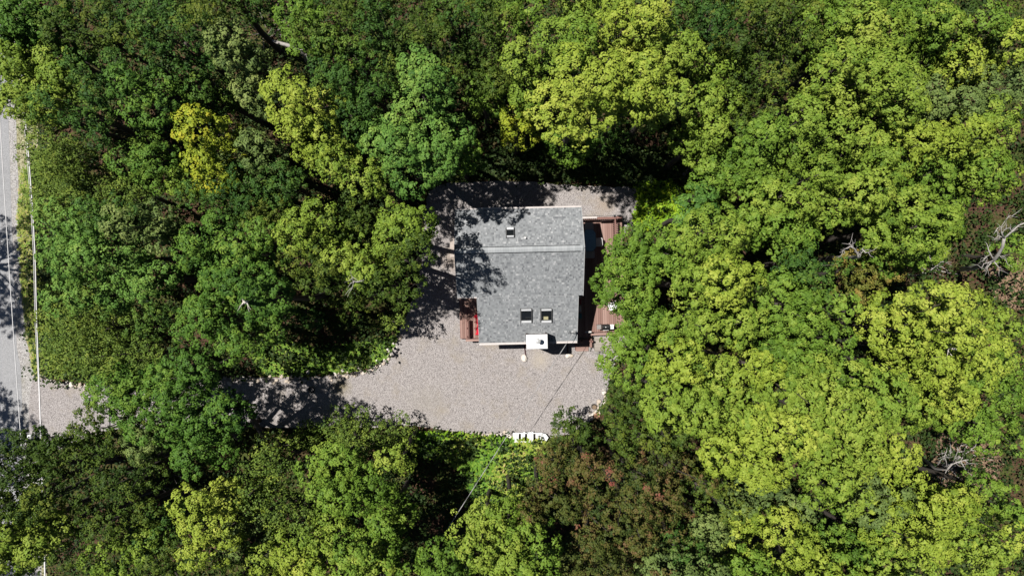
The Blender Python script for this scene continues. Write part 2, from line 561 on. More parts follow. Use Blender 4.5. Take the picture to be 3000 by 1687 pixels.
def crown_arrays(cx, cy, hc, rx, ry, rz, st, seed, lean=(0, 0)):
    g = np.random.default_rng(seed)
    # uneven outline
    ph = g.uniform(0, 6.28, 4)
    am = g.uniform(0.03, 0.10, 4)

    def outline(a):
        return 1 + am[0] * np.sin(2 * a + ph[0]) + am[1] * np.sin(3 * a + ph[1]) + am[2] * np.sin(5 * a + ph[2]) + am[3] * 0.7 * np.sin(8 * a + ph[3])
    # lobes by dart throwing over the dome
    want = st['gap'] * st['lobe'] * 1.25
    tries = int(60 * rx * ry / (want * want)) + 60
    pts = []
    cell = {}
    for _ in range(tries):
        a = g.uniform(0, 6.283)
        rho = math.sqrt(g.uniform(0, 1.0))
        k = rho * outline(a)
        x, y = math.cos(a) * k * rx, math.sin(a) * k * ry
        key = (int(x // want), int(y // want))
        ok = True
        for i in (-1, 0, 1):
            for j in (-1, 0, 1):
                for q in cell.get((key[0] + i, key[1] + j), ()):
                    if (q[0] - x) ** 2 + (q[1] - y) ** 2 < want * want:
                        ok = False
        if ok:
            cell.setdefault(key, []).append((x, y))
            z = rz * (math.sqrt(max(0.0, 1 - min(1, rho) ** 2)) ** 0.65) + g.normal(0, 0.45) * st['lobe']
            pts.append((x, y, z, rho))
    # a lower skirt so the crown has sides
    # boughs: the lobes gather on a few heavy boughs with clefts between them
    nb = max(3, int(math.pi * rx * ry / 5.5))
    ba = g.uniform(0, 6.283, nb)
    bk = np.sqrt(g.uniform(0, 1, nb))
    B = np.stack([np.cos(ba) * bk * rx, np.sin(ba) * bk * ry], 1)
    kept = []
    for q in pts:
        d = np.sort(np.hypot(B[:, 0] - q[0], B[:, 1] - q[1]))
        v = d[1] - d[0]
        z = q[2] + 0.25
        if v < 0.75:
            if g.random() < 0.38:
                continue
            z -= 1.15 * (1 - v / 0.75)
        kept.append((q[0], q[1], z, q[3]))
    pts = kept or pts
    for ring, (klo, khi, z0, z1, step) in enumerate(((0.72, 0.93, 0.5, 1.3, 1.5), (0.3, 0.72, 1.5, 3.0, 1.9))):
        nsk = int(2 * math.pi * max(rx, ry) / step)
        for i in range(nsk):
            a = 6.283 * i / nsk + g.normal(0, 0.15)
            k = g.uniform(klo, khi) * outline(a)
            pts.append((math.cos(a) * k * rx, math.sin(a) * k * ry, -g.uniform(z0, z1) * min(1.0, hc / 7.0), 1.0))
    L = np.array(pts)
    nl = len(L)
    lr = st['lobe'] * g.uniform(0.70, 1.28, nl)
    ltone = g.normal(0, 0.13, nl)
    T, TD, TT = [], [], []
    for i in range(nl):
        a = lr[i]
        k = int(2 * math.pi * a * a * 0.95 / (st['tuft'] ** 2) * st['cover'])
        d = unit(g.normal(size=(k, 3)))
        d[:, 2] = np.where(d[:, 2] < -0.25, -d[:, 2], d[:, 2])
        c = L[i, :3] + d * a * g.uniform(0.82, 1.06, (k, 1)) * np.array([1, 1, 0.85])
        T.append(c)
        TD.append(d)
        TT.append(ltone[i] + g.normal(0, 0.13, k) + 0.05 * (L[i, 2] / max(rz, 1)))
    T = np.concatenate(T)
    TD = np.concatenate(TD)
    TT = np.concatenate(TT)
    # drop tufts that sit deep inside a neighbouring lobe or hang under the crown
    keep = np.ones(len(T), bool)
    for i in range(nl):
        q = (T - L[i, :3]) / (lr[i] * np.array([1, 1, 0.85]))
        keep &= (q * q).sum(1) > 0.45
    T, TD, TT = T[keep], TD[keep], TT[keep]
    m = st['n']
    n = len(T)
    od = unit(g.normal(size=(n, m, 3)) + TD[:, None, :] * 0.55 + np.array([0, 0, 0.45]))
    rr = st['spread'] * g.uniform(0.75, 1.25, (n, 1, 1))
    off = od * rr * (1 + g.normal(0, 0.10 + st['wild'] * 0.6, (n, m, 1)))
    C = T[:, None, :] + off * np.array([1, 1, 0.85])
    nr = unit(od * 0.85 + TD[:, None, :] * 0.2 + np.array([0, 0, 0.40]) + g.normal(size=(n, m, 3)) * (0.10 + st['wild'] * 0.5))
    size = st['leaf'] * g.uniform(0.6, 1.25, (n, m))
    tone = 0.47 + TT[:, None] + g.normal(0, 0.065, (n, m))
    C = C.reshape(-1, 3) + np.array([cx, cy, hc])
    return C, nr.reshape(-1, 3), size.reshape(-1), tone.reshape(-1), L, lr


N_LEAF = [0]


def limb_path(a, b, bow=0.4, k=4):
    a, b = Vector(a), Vector(b)
    out = []
    for i in range(k + 1):
        t = i / k
        p = a.lerp(b, t)
        p.z += bow * math.sin(math.pi * t) * 0.5
        if 0 < i < k:
            p += Vector((random.uniform(-1, 1), random.uniform(-1, 1), 0)) * 0.12
        out.append(p)
    return out


BASE_SHIFT = {}                    # trees that lean: where the trunk stands, relative to the middle of its crown


def make_tree(px, py, rpx, rpy, H, cls, label, name='broadleaf_tree', group='trees of the wood', scale=0.965, tone_shift=0.0, cover=None, cat='tree', seed=None):
    if cls == 'G' and px < 830:
        cls = 'K'
    st = dict(STYLE[STYLE_OF[cls]])
    if px < 80 and cover is None:
        cover = 1.4
    if cover:
        st['cover'] *= cover
    H = H + ((px * 7 + py * 13) % 19 - 9) * 0.14
    rz0 = min(4.2, 0.55 * (rpx + rpy) / 2 * 0.021 + 0.9)
    rz0 = min(rz0, H * 0.35)
    hc = H - rz0
    c = P(px, py, hc + rz0 * 0.35)
    s = (CAM_H - hc - rz0 * 0.35) / 2000.0
    cut = 0.62 * st['lobe'] if px > 60 else 0.2
    rx, ry = rpx * s * scale - cut, rpy * s * scale - cut
    rx, ry = max(rx, .45), max(ry, .45)
    if seed is None:
        seed = int(px * 131 + py * 17) % 100003
    root = thing(name, label, cat, (c.x, c.y, 0), 0, group)
    C, nr, size, tone, L, lr = crown_arrays(0, 0, hc, rx, ry, rz0, st, seed)
    V = leaves_at(C, nr, size)
    me = np_mesh('crown', V, 4, LEAF[cls], tone + tone_shift + ((px * 11 + py * 5) % 23 - 11) * 0.011)
    N_LEAF[0] += len(C)
    link('crown', me, root)
    # trunk and limbs
    t = MB()
    tr = 0.05 + 0.008 * H + 0.008 * (rx + ry)
    fork = H * 0.5
    random.seed(seed)
    j = [random.uniform(-0.25, 0.25) for _ in range(4)]
    bx, by = BASE_SHIFT.get((px, py), (0.0, 0.0))
    t.tube([(bx, by, -0.1), (bx, by, 0.25), (j[0] + bx * .6, j[1] + by * .6, fork * 0.5), (j[2], j[3], fork), (j[2] * 1.2, j[3] * 1.2, max(fork + .4, hc - 1.2))],
           [tr * 1.5, tr * 1.1, tr, tr * 0.8, tr * 0.4], 8)
    k = min(len(L), 9 + int(rx * ry * 0.5))
    for i in np.random.default_rng(seed).choice(len(L), k, replace=False):
        z0 = fork * random.uniform(0.8, 1.15)
        e = Vector(L[i, :3]) + Vector((0, 0, hc - 0.35))
        if e.z < z0 + 0.3:
            z0 = e.z - 0.8
        pth = limb_path((j[2], j[3], z0), e, 0.8, 4)
        r0 = tr * 0.34
        t.tube(pth, [r0, r0 * 0.8, r0 * 0.6, r0 * 0.4, r0 * 0.22], 5)
    t.build('trunk', M_BARK, root, smooth=True, off=(0, 0, 0))
    return root





# leaning trunks stand off the driveway, the road and the decks
BASE_SHIFT.update({
    (18, 1345): (0.3, -2.6), (-32, 1405): (1.0, -1.5), (170, 1330): (0, -1.8), (300, 1255): (0, -2.8), (470, 1240): (0, -3.2), (610, 1225): (-.8, -3.0), (520, 1120): (0, 1.0), (392, 1152): (0, 0.9),
    (305, 1158): (0, 0.6), (1145, 832): (-1.6, 0), (1160, 650): (-1.3, 0), (1178, 745): (-1.6, 0), (1853, 750): (1.7, 0), (1830, 838): (2.2, 0), (1895, 940): (1.0, 0), (1685, 1285): (.5, -1.9),
    (1640, 1380): (0, -1.0), (1020, 1250): (0, -1.4), (900, 1290): (0, -1.0), (1150, 1275): (0, -1.0), (1858, 1055): (1.1, -.3), (1845, 1205): (.9, 0), (1212, 468): (0, 1.1), (1130, 950): (-1.0, .6)})
# ------------------------------------------------------------------ trees: photo pixel of the crown, its radii in pixels, height, leaf class
TREES = [
    (-25, 1645, 85, 62, 11, 'L', "light olive tree half outside the bottom left corner"),
    (-32, 1405, 80, 80, 11, 'O', "dark olive tree half outside the left edge where the road vanishes"),
    (-30, 1535, 82, 88, 11.5, 'O', "dark olive tree half outside the left edge near the bottom left corner"),
    (-22, 215, 75, 75, 11.5, 'L', "yellowish tree half outside the left edge, hiding the upper road"),
    (-30, 35, 72, 45, 12, 'G', "green tree half outside the top left corner"),
    (392, 1152, 110, 82, 9.5, 'G', "green tree over the driveway between the feathery one and the overhanging crowns"),
    # along the road and the top left corner
    (45, 55, 122, 90, 13, 'G', "deep green tree filling the top left corner beside the dark bit of road"),
    (42, 205, 88, 78, 12, 'L', "yellowish tree leaning over the road edge near the top left corner"),
    (66, 300, 64, 54, 10, 'L', "small yellow-green tree over the verge just below the yellowish roadside tree"),
    (215, 50, 95, 85, 13, 'O', "olive tree at the top edge between the corner tree and the big dark oak"),
    (345, 55, 90, 80, 14, 'O', "second olive tree from the corner along the top edge"),
    (480, 100, 135, 120, 15, 'D', "big dark oak on the top edge left of the brown litter gap"),
    (590, 40, 90, 75, 14, 'O', "dull green tree on the top edge touching the brown litter gap"),
    (560, 225, 80, 75, 12, 'D', "dark tree between the big dark oak and the grey-green gap tree"),
    (668, 140, 70, 80, 13, 'H', "grey-green tree left of the pale broken trunk"),
    (712, 255, 55, 50, 11, 'H', "small grey-green tree just under the pale broken trunk"),
    (270, 195, 100, 85, 13, 'D', "dark green tree inside the upper left woods behind the yellowish roadside tree"),
    (190, 320, 108, 92, 12, 'D', "dark rounded tree next to the verge below the yellow-green roadside trees"),
    (395, 265, 115, 85, 13, 'G', "mid green tree with knobbly tufts in the middle of the upper left woods"),
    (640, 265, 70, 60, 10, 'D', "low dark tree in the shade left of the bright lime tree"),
    (146, 445, 98, 92, 7.2, 'S', "scrubby yellow-olive tree hanging over the verge above the cable ends"),
    (225, 500, 95, 85, 6.5, 'S', "twiggy half bare scrub tree beside the verge scrub"),
    (138, 590, 80, 84, 7.2, 'S', "low scrub tree on the verge next to the shaded stretch of road"),
    (395, 460, 92, 78, 11, 'G', "rounded mid green tree left of the golden tree"),
    (340, 560, 70, 60, 8, 'S', "low scrub tree above the big bluish roadside tree"),
    (490, 520, 70, 55, 10, 'L', "small light green tree squeezed under the golden tree"),
    (580, 370, 66, 62, 12.5, 'A', "golden-topped tree, upper half of the yellow streak left of the lime tree"),
    (600, 480, 60, 82, 12, 'A', "golden tree with orange flecks, lower half of the yellow streak"),
    (715, 450, 95, 85, 11.5, 'H', "grey-green tree right of the golden streak with bare twigs in it"),
    (700, 560, 90, 70, 11.5, 'D', "dark green tree below the grey-green twiggy tree"),
    (800, 520, 78, 72, 11, 'D', "dark green tree south of the lime tree and left of the house clearing trees"),
    # the bright lime tree and the wood north of the house
    (850, 290, 110, 105, 14, 'Y', "bright lime green tree standing alone among the dark trees left of centre"),
    (900, 390, 85, 75, 12.5, 'Y', "lower lobe of lime foliage, a smaller bright tree under the lime tree"),
    (965, 455, 48, 48, 11, 'L', "small light green tree at the right foot of the lime tree"),
    (890, 55, 85, 72, 13.5, 'G', "mid green tree on the top edge right of the pale broken trunk"),
    (985, 75, 95, 95, 14, 'O', "olive dark tree on the top edge, third right of the pale broken trunk"),
    (985, 205, 85, 88, 13.5, 'D', "dark fine-leaved tree right of the pale broken trunk"),
    (1060, 215, 90, 95, 13.5, 'D', "dark fine-leaved tree directly up left of the big blue-green tree"),
    (1110, 75, 90, 90, 14, 'D', "dark tree on the top edge in the middle of the dark northern stand"),
    (1230, 60, 95, 85, 14, 'O', "olive dark tree on the top edge above the big blue-green tree"),
    (1345, 55, 85, 85, 14, 'D', "dark tree on the top edge left of the green tree beside the great yellow crown"),
    (1450, 60, 80, 85, 14, 'O', "olive dark tree on the top edge touching the green tree by the great yellow crown"),
    (1360, 170, 85, 80, 13, 'O', "olive tree in the dark stand just right of the blue-green tree's top"),
    (1160, 160, 75, 75, 12.5, 'O', "olive tree in the dark stand just left of the blue-green tree's top"),
    (1020, 330, 70, 85, 12, 'D', "dark slim tree between the lime tree and the big blue-green tree"),
    (1460, 195, 70, 75, 12.5, 'O', "olive tree right of the dark northern stand below the green tree"),
    (1540, 215, 58, 85, 12.5, 'L', "light olive tree on the left rim of the great yellow crown"),
    (1235, 225, 88, 85, 14, 'B', "topmost crown of the blue-green trees north of the house"),
    (1140, 385, 100, 95, 13.5, 'B', "left crown of the blue-green trees north of the house"),
    (1300, 355, 80, 100, 13, 'B', "right crown of the blue-green trees north of the house"),
    (1212, 468, 98, 78, 13.4, 'B', "lowest blue-green crown overhanging the gravel north of the house"),
    (1080, 520, 60, 58, 11, 'L', "small fresh green tree at the lower left of the blue-green trees"),
    (1335, 440, 62, 50, 9, 'G', "shaded green tree between the blue-green trees and the small yellow tree"),
    (1408, 262, 62, 52, 11.5, 'G', "green tree right of the blue-green trees' upper crown"),
    (1515, 355, 55, 58, 11, 'A', "small yellowish tree left of the great yellow crown"),
    (1650, 105, 88, 88, 14, 'G', "mid green tree up left of the great yellow crown"),
    # great yellow crown and the wood behind it
    (1850, 60, 105, 80, 14.5, 'Y', "yellow-green tree on the top edge above the great yellow crown"),
    (1965, 105, 95, 90, 14, 'L', "light green tree on the top edge right of the yellow-green one"),
    (1700, 280, 135, 116, 15.4, 'Y', "great yellow crown north of the house, its left half"),
    (1862, 248, 116, 100, 14.8, 'Y', "great yellow crown north of the house, its right half"),
    (1950, 250, 80, 100, 13.5, 'L', "light green tree pressed against the right of the great yellow crown"),
    (1685, 410, 80, 38, 8, 'G', "shaded green tree peeping out under the great yellow crown"),
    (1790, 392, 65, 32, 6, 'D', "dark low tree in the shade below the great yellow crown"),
    (2120, 180, 85, 90, 13, 'L', "light olive tree in a column right of the great yellow crown"),
    (2125, 300, 92, 80, 12.5, 'L', "light tree right of the great yellow crown, middle of the column"),
    (2075, 395, 92, 58, 11, 'L', "light tree with grey left end overhanging the shaded lawn and plank ramp"),
    (2100, 45, 90, 85, 14, 'D', "dark tree on the top edge right of the light green one"),
    (2220, 60, 92, 85, 14, 'O', "olive tree on the top edge, second right of the great yellow crown"),
    (2260, 190, 92, 90, 13.5, 'O', "olive tree left of the round fresh green tree at upper right"),
    (2350, 60, 85, 85, 14, 'O', "olive tree on the top edge above the round fresh green tree"),
    (2230, 310, 72, 70, 12, 'O', "olive tree below left of the round fresh green tree"),
    # upper right
    (2465, 60, 90, 80, 14, 'G', "green tree on the top edge up left of the wide gap line at upper right"),
    (2580, 60, 92, 75, 14, 'L', "light green tree on the top edge above the round fresh green tree's right side"),
    (2700, 45, 90, 75, 14, 'L', "light green tree on the top edge left of the corner trees"),
    (2830, 45, 90, 75, 14, 'G', "green tree on the top edge next to the top right corner"),
    (2955, 45, 80, 85, 14, 'O', "olive tree in the top right corner"),
    (2530, 188, 100, 90, 15, 'L', "round fresh green tree at upper right, left half of its dome"),
    (2635, 205, 96, 92, 15, 'L', "round fresh green tree at upper right, right half of its dome"),
    (2770, 140, 85, 68, 13, 'L', "light olive tree between the round fresh tree and the yellow corner streak"),
    (2870, 165, 85, 55, 13.5, 'Y', "yellow streak tree near the top right corner, left end"),
    (2960, 115, 75, 60, 13.5, 'Y', "yellow streak tree near the top right corner, right end"),
    (2800, 275, 92, 72, 12.5, 'H', "grey-green tree below the yellow corner streak"),
    (2940, 230, 85, 72, 12.5, 'H', "grey-green tree on the right edge below the yellow corner streak"),
    (2385, 285, 52, 45, 11, 'L', "little light tree below the round fresh green tree"),
    (2490, 305, 62, 48, 11.5, 'L', "small light tree under the round fresh green tree's left half"),
    (2655, 330, 90, 52, 12, 'L', "low wide light tree under the round fresh green tree's right half"),
    (2700, 415, 98, 62, 13, 'Y', "yellow-green streak tree in the upper right woods, left end"),
    (2815, 395, 85, 58, 13, 'Y', "yellow-green streak tree in the upper right woods, right end"),
    (2945, 365, 85, 80, 12.5, 'L', "light tree on the right edge beside the yellow-green streak"),
    (2290, 380, 95, 72, 13.5, 'G', "green tree at the upper left of the broad green canopy right of the ramp"),
    (2430, 420, 112, 92, 14.6, 'L', "light tree in the centre of the broad green canopy at right"),
    (2560, 460, 95, 80, 13, 'L', "light tree at the right of the broad green canopy below the small light trees"),
    (2350, 540, 112, 88, 14.6, 'L', "light tree at the lower centre of the broad green canopy"),
    (2490, 575, 95, 80, 13, 'L', "light tree above the bare white limbs, in the lower part of the broad canopy"),
    (2620, 580, 80, 75, 13, 'G', "green tree between the broad green canopy and the big round apple green tree"),
    (2715, 500, 80, 68, 12.5, 'G', "green tree between the yellow-green streak and the apple green tree"),
    (2845, 510, 98, 78, 12.5, 'G', "deeper green tree above the white dead tree at right"),
    (2960, 500, 70, 78, 12.5, 'L', "light tree on the right edge above the white dead tree"),
    (2745, 655, 146, 124, 15, 'L', "big round apple green tree left of the white dead tree"),
    (2660, 745, 80, 60, 11.5, 'G', "green tree at the foot of the apple green tree beside the browned tree"),
    (2990, 735, 25, 28, 6, 'G', "tiny green sapling on the right edge beside the white dead tree"),
    (2585, 785, 98, 72, 11.5, 'W', "browned olive tree just right of the bare white limbs"),
    (2530, 860, 45, 45, 9, 'W', "small browned sapling hanging below the browned olive tree"),
    # right of the deck
    (2155, 515, 105, 88, 12.5, 'G', "green tree between the plank ramp and the narrow dark gap"),
    (2215, 480, 78, 85, 13, 'G', "green tree just above the narrow dark gap, right of the ramp-side tree"),
    (1853, 750, 90, 84, 10, 'G', "green tree leaning over the patio table end of the deck"),
    (1942, 728, 85, 64, 12, 'G', "green tree behind the tree over the patio table"),
    (1830, 838, 105, 76, 10.5, 'G', "green tree overhanging the middle of the deck by the white chair"),
    (2108, 678, 116, 80, 14.4, 'L', "light green tree with yellow right end above the long dark crack"),
    (2060, 612, 62, 52, 11, 'B', "blue-green tree next to the bright low plants east of the gravel"),
    (2255, 660, 75, 75, 12.5, 'G', "green tree right of the long dark crack"),
    (2350, 680, 85, 78, 12.5, 'G', "green tree left of the bare white limbs"),
    (2072, 830, 100, 88, 14.8, 'L', "light tree in the middle of the deck-side woods, left of the bulging yellow-green tree"),
    (2190, 820, 100, 86, 14.8, 'Y', "yellow-green bulging tree right of the deck woods' middle"),
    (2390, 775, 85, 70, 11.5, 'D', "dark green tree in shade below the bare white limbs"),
    (2330, 880, 72, 90, 12, 'G', "dark-edged green tree in a column left of the big golden round tree"),
    (2440, 890, 75, 75, 11.5, 'G', "green tree touching the upper left of the big golden round tree"),
    (1895, 940, 88, 62, 10.5, 'G', "green tree over the grill end of the deck"),
    (2035, 970, 88, 65, 13, 'L', "light tree right of the grill-end tree"),
    (2205, 955, 85, 70, 13, 'L', "light knobbly tree beside the short slanting dark crack"),
    (1858, 1055, 90, 92, 10.5, 'G', "green tree along the east edge of the gravel yard"),
    (2000, 1075, 82, 72, 13, 'Y', "bright yellow-green tree east of the gravel yard"),
    (2115, 1095, 75, 68, 13, 'L', "light tree right of the bright yellow-green one east of the yard"),
    (2225, 1090, 72, 82, 12.5, 'Y', "yellow-green tree left of the deep green column, lower end"),
    (2320, 1030, 82, 78, 11.5, 'G', "deep green tree directly left of the big golden round tree"),
    (2430, 1010, 82, 75, 12, 'G', "olive-lit green tree against the golden round tree's left rim"),
    (1985, 1195, 88, 70, 12.5, 'L', "light tree south-east of the yard above the dark olive pair"),
    (2095, 1205, 82, 68, 12.5, 'L', "light tree below the pair east of the yard"),
    (2205, 1215, 75, 62, 12, 'L', "light tree at the lower end of the woods right of the yard"),
    # big golden round tree and lower right
    (2710, 960, 122, 115, 15.6, 'Y', "big golden round tree at right, left half of its dome"),
    (2850, 930, 112, 108, 15.6, 'Y', "big golden round tree at right, upper right of its dome"),
    (2840, 1055, 115, 98, 15.2, 'Y', "big golden round tree at right, lower right of its dome"),
    (2700, 1085, 92, 75, 13.5, 'Y', "yellow-green tree under the golden round tree's left half"),
    (2970, 960, 48, 82, 12, 'L', "light tree on the right edge next to the golden round tree"),
    (2960, 1110, 68, 88, 12, 'G', "fresh green tree on the right edge below the golden round tree"),
    (2945, 1260, 78, 100, 12, 'G', "fresh green tree on the right edge beside the brown brush clearing"),
    (2330, 1140, 85, 75, 12.5, 'L', "light tree below the deep green tree in the lower right woods"),
    (2440, 1120, 82, 72, 12.5, 'L', "light tree below left of the golden round tree"),
    (2555, 1130, 85, 78, 12.5, 'G', "green tree just under the golden round tree's left rim"),
    (2460, 1230, 92, 78, 12.5, 'L', "light tree in the middle of the lower right woods"),
    (2585, 1240, 90, 75, 12.5, 'L', "light tree left of the brown brush clearing, two crowns away"),
    (2700, 1205, 85, 70, 10.5, 'L', "light tree directly above left of the brown brush clearing"),
    (2815, 1185, 72, 50, 9.5, 'Y', "yellow-green tree directly above the brown brush clearing"),
    (2160, 1325, 96, 88, 14.5, 'Y', "bright yellow-green tree right of the reddening trees, upper crown"),
    (2275, 1280, 88, 75, 13, 'Y', "bright yellow-green tree at the left of the lower right woods"),
    (2240, 1400, 82, 62, 12.5, 'Y', "bright yellow-green tree right of the reddening trees, lowest crown"),
    (2390, 1330, 85, 78, 12.5, 'L', "light tree right of the bright yellow-green pair"),
    (2510, 1350, 85, 75, 12.5, 'L', "light tree in the lower right woods above the grey twiggy patch"),
    (2630, 1370, 85, 85, 10.5, 'Y', "yellow-green tree directly left of the brown brush clearing"),
    (2460, 1440, 80, 65, 12, 'L', "light tree above the small dark gap at the lower right"),
    (2590, 1470, 80, 72, 11.5, 'H', "greyish tree with bare twigs left of the lower right yellow trees"),
    (2755, 1490, 92, 68, 11.5, 'Y', "yellow tree just below the brown brush clearing"),
    (2880, 1530, 92, 80, 12.5, 'Y', "yellow tree near the right edge below the brush clearing"),
    (2975, 1480, 45, 70, 11, 'G', "green tree on the right edge below the brush clearing"),
    (2680, 1580, 95, 85, 12.5, 'Y', "yellow-green tree on the bottom edge, third from the right corner"),
    (2800, 1620, 92, 75, 12.5, 'Y', "yellow tree on the bottom edge, second from the right corner"),
    (2930, 1640, 88, 75, 12.5, 'L', "light tree in the bottom right corner"),
    (2555, 1600, 72, 72, 11, 'G', "green tree on the bottom edge right of the small dark gap"),
    (2440, 1655, 70, 52, 10, 'G', "green tree on the bottom edge under the small dark gap"),
    (2345, 1600, 82, 80, 12, 'Y', "yellow-green tree on the bottom edge left of the small dark gap"),
    (2320, 1490, 68, 58, 10.5, 'H', "grey-green thin tree above the bottom edge yellow-green one"),
    (2215, 1580, 72, 72, 11, 'Y', "yellow tree on the bottom edge right of the bare grey twigs"),
    (2200, 1490, 62, 55, 10, 'H', "thin grey tree right of the reddening trees"),
    # dark olive and reddening trees at bottom centre
    (1685, 1285, 68, 70, 8, 'O', "dark olive tree poking into the gravel yard next to the white slatted frame"),
    (1845, 1205, 82, 68, 9.5, 'O', "dark olive tree on the yard's south-east corner above the stump"),
    (1865, 1300, 90, 72, 11, 'O', "dark olive tree between the light woods and the reddening trees"),
    (1985, 1300, 72, 58, 11, 'O', "dark olive tree wedged below the light trees"),
    (1640, 1380, 82, 75, 9.5, 'R', "olive and red tree below the white slatted frame"),
    (1730, 1395, 80, 75, 11, 'R', "reddening tree right below the one poking into the yard"),
    (1590, 1490, 85, 70, 10.5, 'R', "reddening tree with the brightest red fleck, lower left of the group"),
    (1870, 1420, 95, 80, 11.5, 'R', "reddening tree in the middle of the group with a bare patch"),
    (1990, 1410, 95, 75, 11.5, 'R', "reddening tree at the right rim of the group, upper"),
    (2090, 1450, 72, 72, 11, 'O', "dark olive tree at the right rim of the reddening group"),
    (1720, 1530, 90, 72, 11, 'R', "reddening tree in the lower middle of the group"),
    (1860, 1540, 92, 75, 11, 'R', "reddening tree second from bottom in the group's centre"),
    (1990, 1530, 88, 72, 11, 'R', "reddening tree at the lower right of the group"),
    (1760, 1640, 90, 62, 11, 'R', "reddest tree on the bottom edge"),
    (1900, 1645, 90, 60, 11, 'R', "red flecked tree on the bottom edge right of the reddest one"),
    (2020, 1635, 78, 68, 10.5, 'D', "dark green thin tree on the bottom edge right of the red trees"),
    (2110, 1590, 68, 80, 10.5, 'H', "grey-green tree on the bottom edge left of the bare grey twigs"),
    # bottom middle
    (1420, 1590, 95, 100, 12, 'L', "light green tree on the bottom edge left of the reddening group"),
    (1485, 1540, 58, 55, 10, 'L', "light green tree above the bottom edge beside the reddest fleck"),
    (1560, 1640, 92, 68, 11.5, 'G', "green tree on the bottom edge between the light one and the red trees"),
    (1020, 1250, 92, 62, 5, 'S', "yellow-olive scrub tree on the south edge of the driveway"),
    (900, 1290, 70, 52, 4.5, 'S', "thin scrub tree at the shaded end of the driveway's south edge"),
    (1150, 1275, 80, 48, 4.5, 'S', "low dark scrub on the driveway edge throwing twiggy shade on the gravel"),
    (1080, 1330, 70, 42, 4.5, 'S', "low scrub between the driveway edge and the tufted green tree"),
    (940, 1400, 88, 85, 12, 'G', "tufted green tree below the driveway scrub, left crown"),
    (1045, 1455, 90, 90, 11.2, 'G', "tufted green tree below the driveway scrub, right crown"),
    (1150, 1365, 46, 40, 9, 'L', "arm of light tufts reaching over the dark clearing"),
    (1125, 1540, 85, 70, 11, 'G', "green thin tree on the left rim of the dark clearing"),
    (790, 1330, 62, 58, 9, 'S', "olive scrub tree above the dull fine-leaved tree"),
    (760, 1420, 88, 78, 10, 'S', "dull fine-leaved tree between the bright yellow tree and the tufted green one"),
    (840, 1510, 72, 65, 9.5, 'S', "dull fine-leaved tree, lower one of two"),
    (585, 1500, 75, 75, 11.5, 'Y', "bright yellow airy tree at lower left, upper crown"),
    (690, 1470, 62, 55, 11, 'Y', "yellow airy tree at lower left, right arm"),
    (600, 1610, 78, 72, 11.5, 'Y', "bright yellow airy tree on the bottom edge"),
    (700, 1580, 45, 50, 8, 'H', "thin grey tree beside the bright yellow airy trees"),
    (800, 1630, 80, 65, 11, 'L', "light tree on the bottom edge right of the bright yellow airy trees"),
    (930, 1600, 88, 75, 11, 'L', "light tree on the bottom edge under the tufted green tree"),
    (1060, 1640, 92, 65, 11.5, 'G', "green tree on the bottom edge beside the dark clearing"),
    # left: driveway mouth and the bottom left corner
    (192, 925, 72, 78, 6, 'S', "scrub tree beside the road cables above the driveway mouth"),
    (290, 955, 88, 82, 6.5, 'S', "scrub tree inland of the road cables"),
    (222, 1040, 82, 65, 5.5, 'S', "yellow-flecked scrub at the driveway mouth"),
    (370, 1055, 95, 78, 9.5, 'S', "scrub tree above the driveway left of the overhanging green trees"),
    (305, 1158, 85, 66, 8.5, 'G', "feathery green tree closing over the driveway mouth"),
    (520, 1120, 92, 75, 11, 'G', "green tree overhanging the driveway from the north"),
    (470, 1240, 85, 85, 11.5, 'G', "green tree overhanging the driveway, left crown"),
    (610, 1225, 92, 85, 10.3, 'G', "green tree overhanging the driveway, right crown with lit tips"),
    (560, 1335, 85, 62, 10, 'G', "green tree under the driveway overhang, lowest crown"),
    (170, 1330, 88, 75, 11, 'O', "dark olive tree at the driveway mouth's south corner"),
    (300, 1255, 90, 85, 10.5, 'O', "dark olive tree inland of the driveway mouth"),
    (18, 1345, 92, 72, 10.5, 'O', "dark olive tree leaning over the road"),
    (25, 1455, 100, 82, 11.5, 'O', "dark olive tree over the road above the corner"),
    (210, 1450, 95, 80, 12, 'O', "dark olive tree in the middle of the lower left woods"),
    (350, 1420, 82, 75, 11.5, 'O', "dark olive tree left of the dark litter gap"),
    (400, 1300, 55, 65, 8.5, 'H', "grey twiggy tree between the olive trees and the driveway overhang"),
    (330, 1540, 92, 78, 11.5, 'O', "olive tree below the dark litter gap's left end"),
    (450, 1560, 60, 72, 10.5, 'D', "dark tree left of the bright yellow airy tree"),
    (180, 1590, 92, 80, 12, 'O', "olive tree on the bottom edge near the left corner"),
    (15, 1590, 100, 88, 12, 'L', "light olive tree in the bottom left corner"),
    (330, 1650, 88, 62, 11.5, 'L', "light olive tree on the bottom edge, third from the left corner"),
    (470, 1660, 68, 48, 10, 'O', "olive tree on the bottom edge left of the bright yellow one"),
    # left middle
    (192, 655, 92, 80, 10, 'B', "blue-green tree beside the road, upper left of the big cluster"),
    (290, 615, 82, 65, 11, 'D', "dark green tree at the top of the big blue-green cluster"),
    (400, 665, 88, 88, 11.5, 'H', "grey-green knobbly tree at the right of the big blue-green cluster"),
    (166, 745, 88, 74, 9, 'B', "blue-green tree over the upper end of the thick cable"),
    (290, 750, 88, 82, 12, 'B', "blue-green tree in the heart of the left cluster"),
    (380, 810, 85, 75, 11.5, 'B', "blue-green tree at the lower right of the left cluster"),
    (250, 860, 85, 65, 10, 'B', "blue-green tree at the bottom of the left cluster"),
    (430, 930, 62, 65, 8, 'D', "dark low tree in the shade between the left cluster and the central oak"),
    (630, 690, 85, 75, 12, 'G', "green tree right of the dark litter hollow"),
    (560, 760, 68, 55, 10.5, 'G', "green tree below the dark litter hollow"),
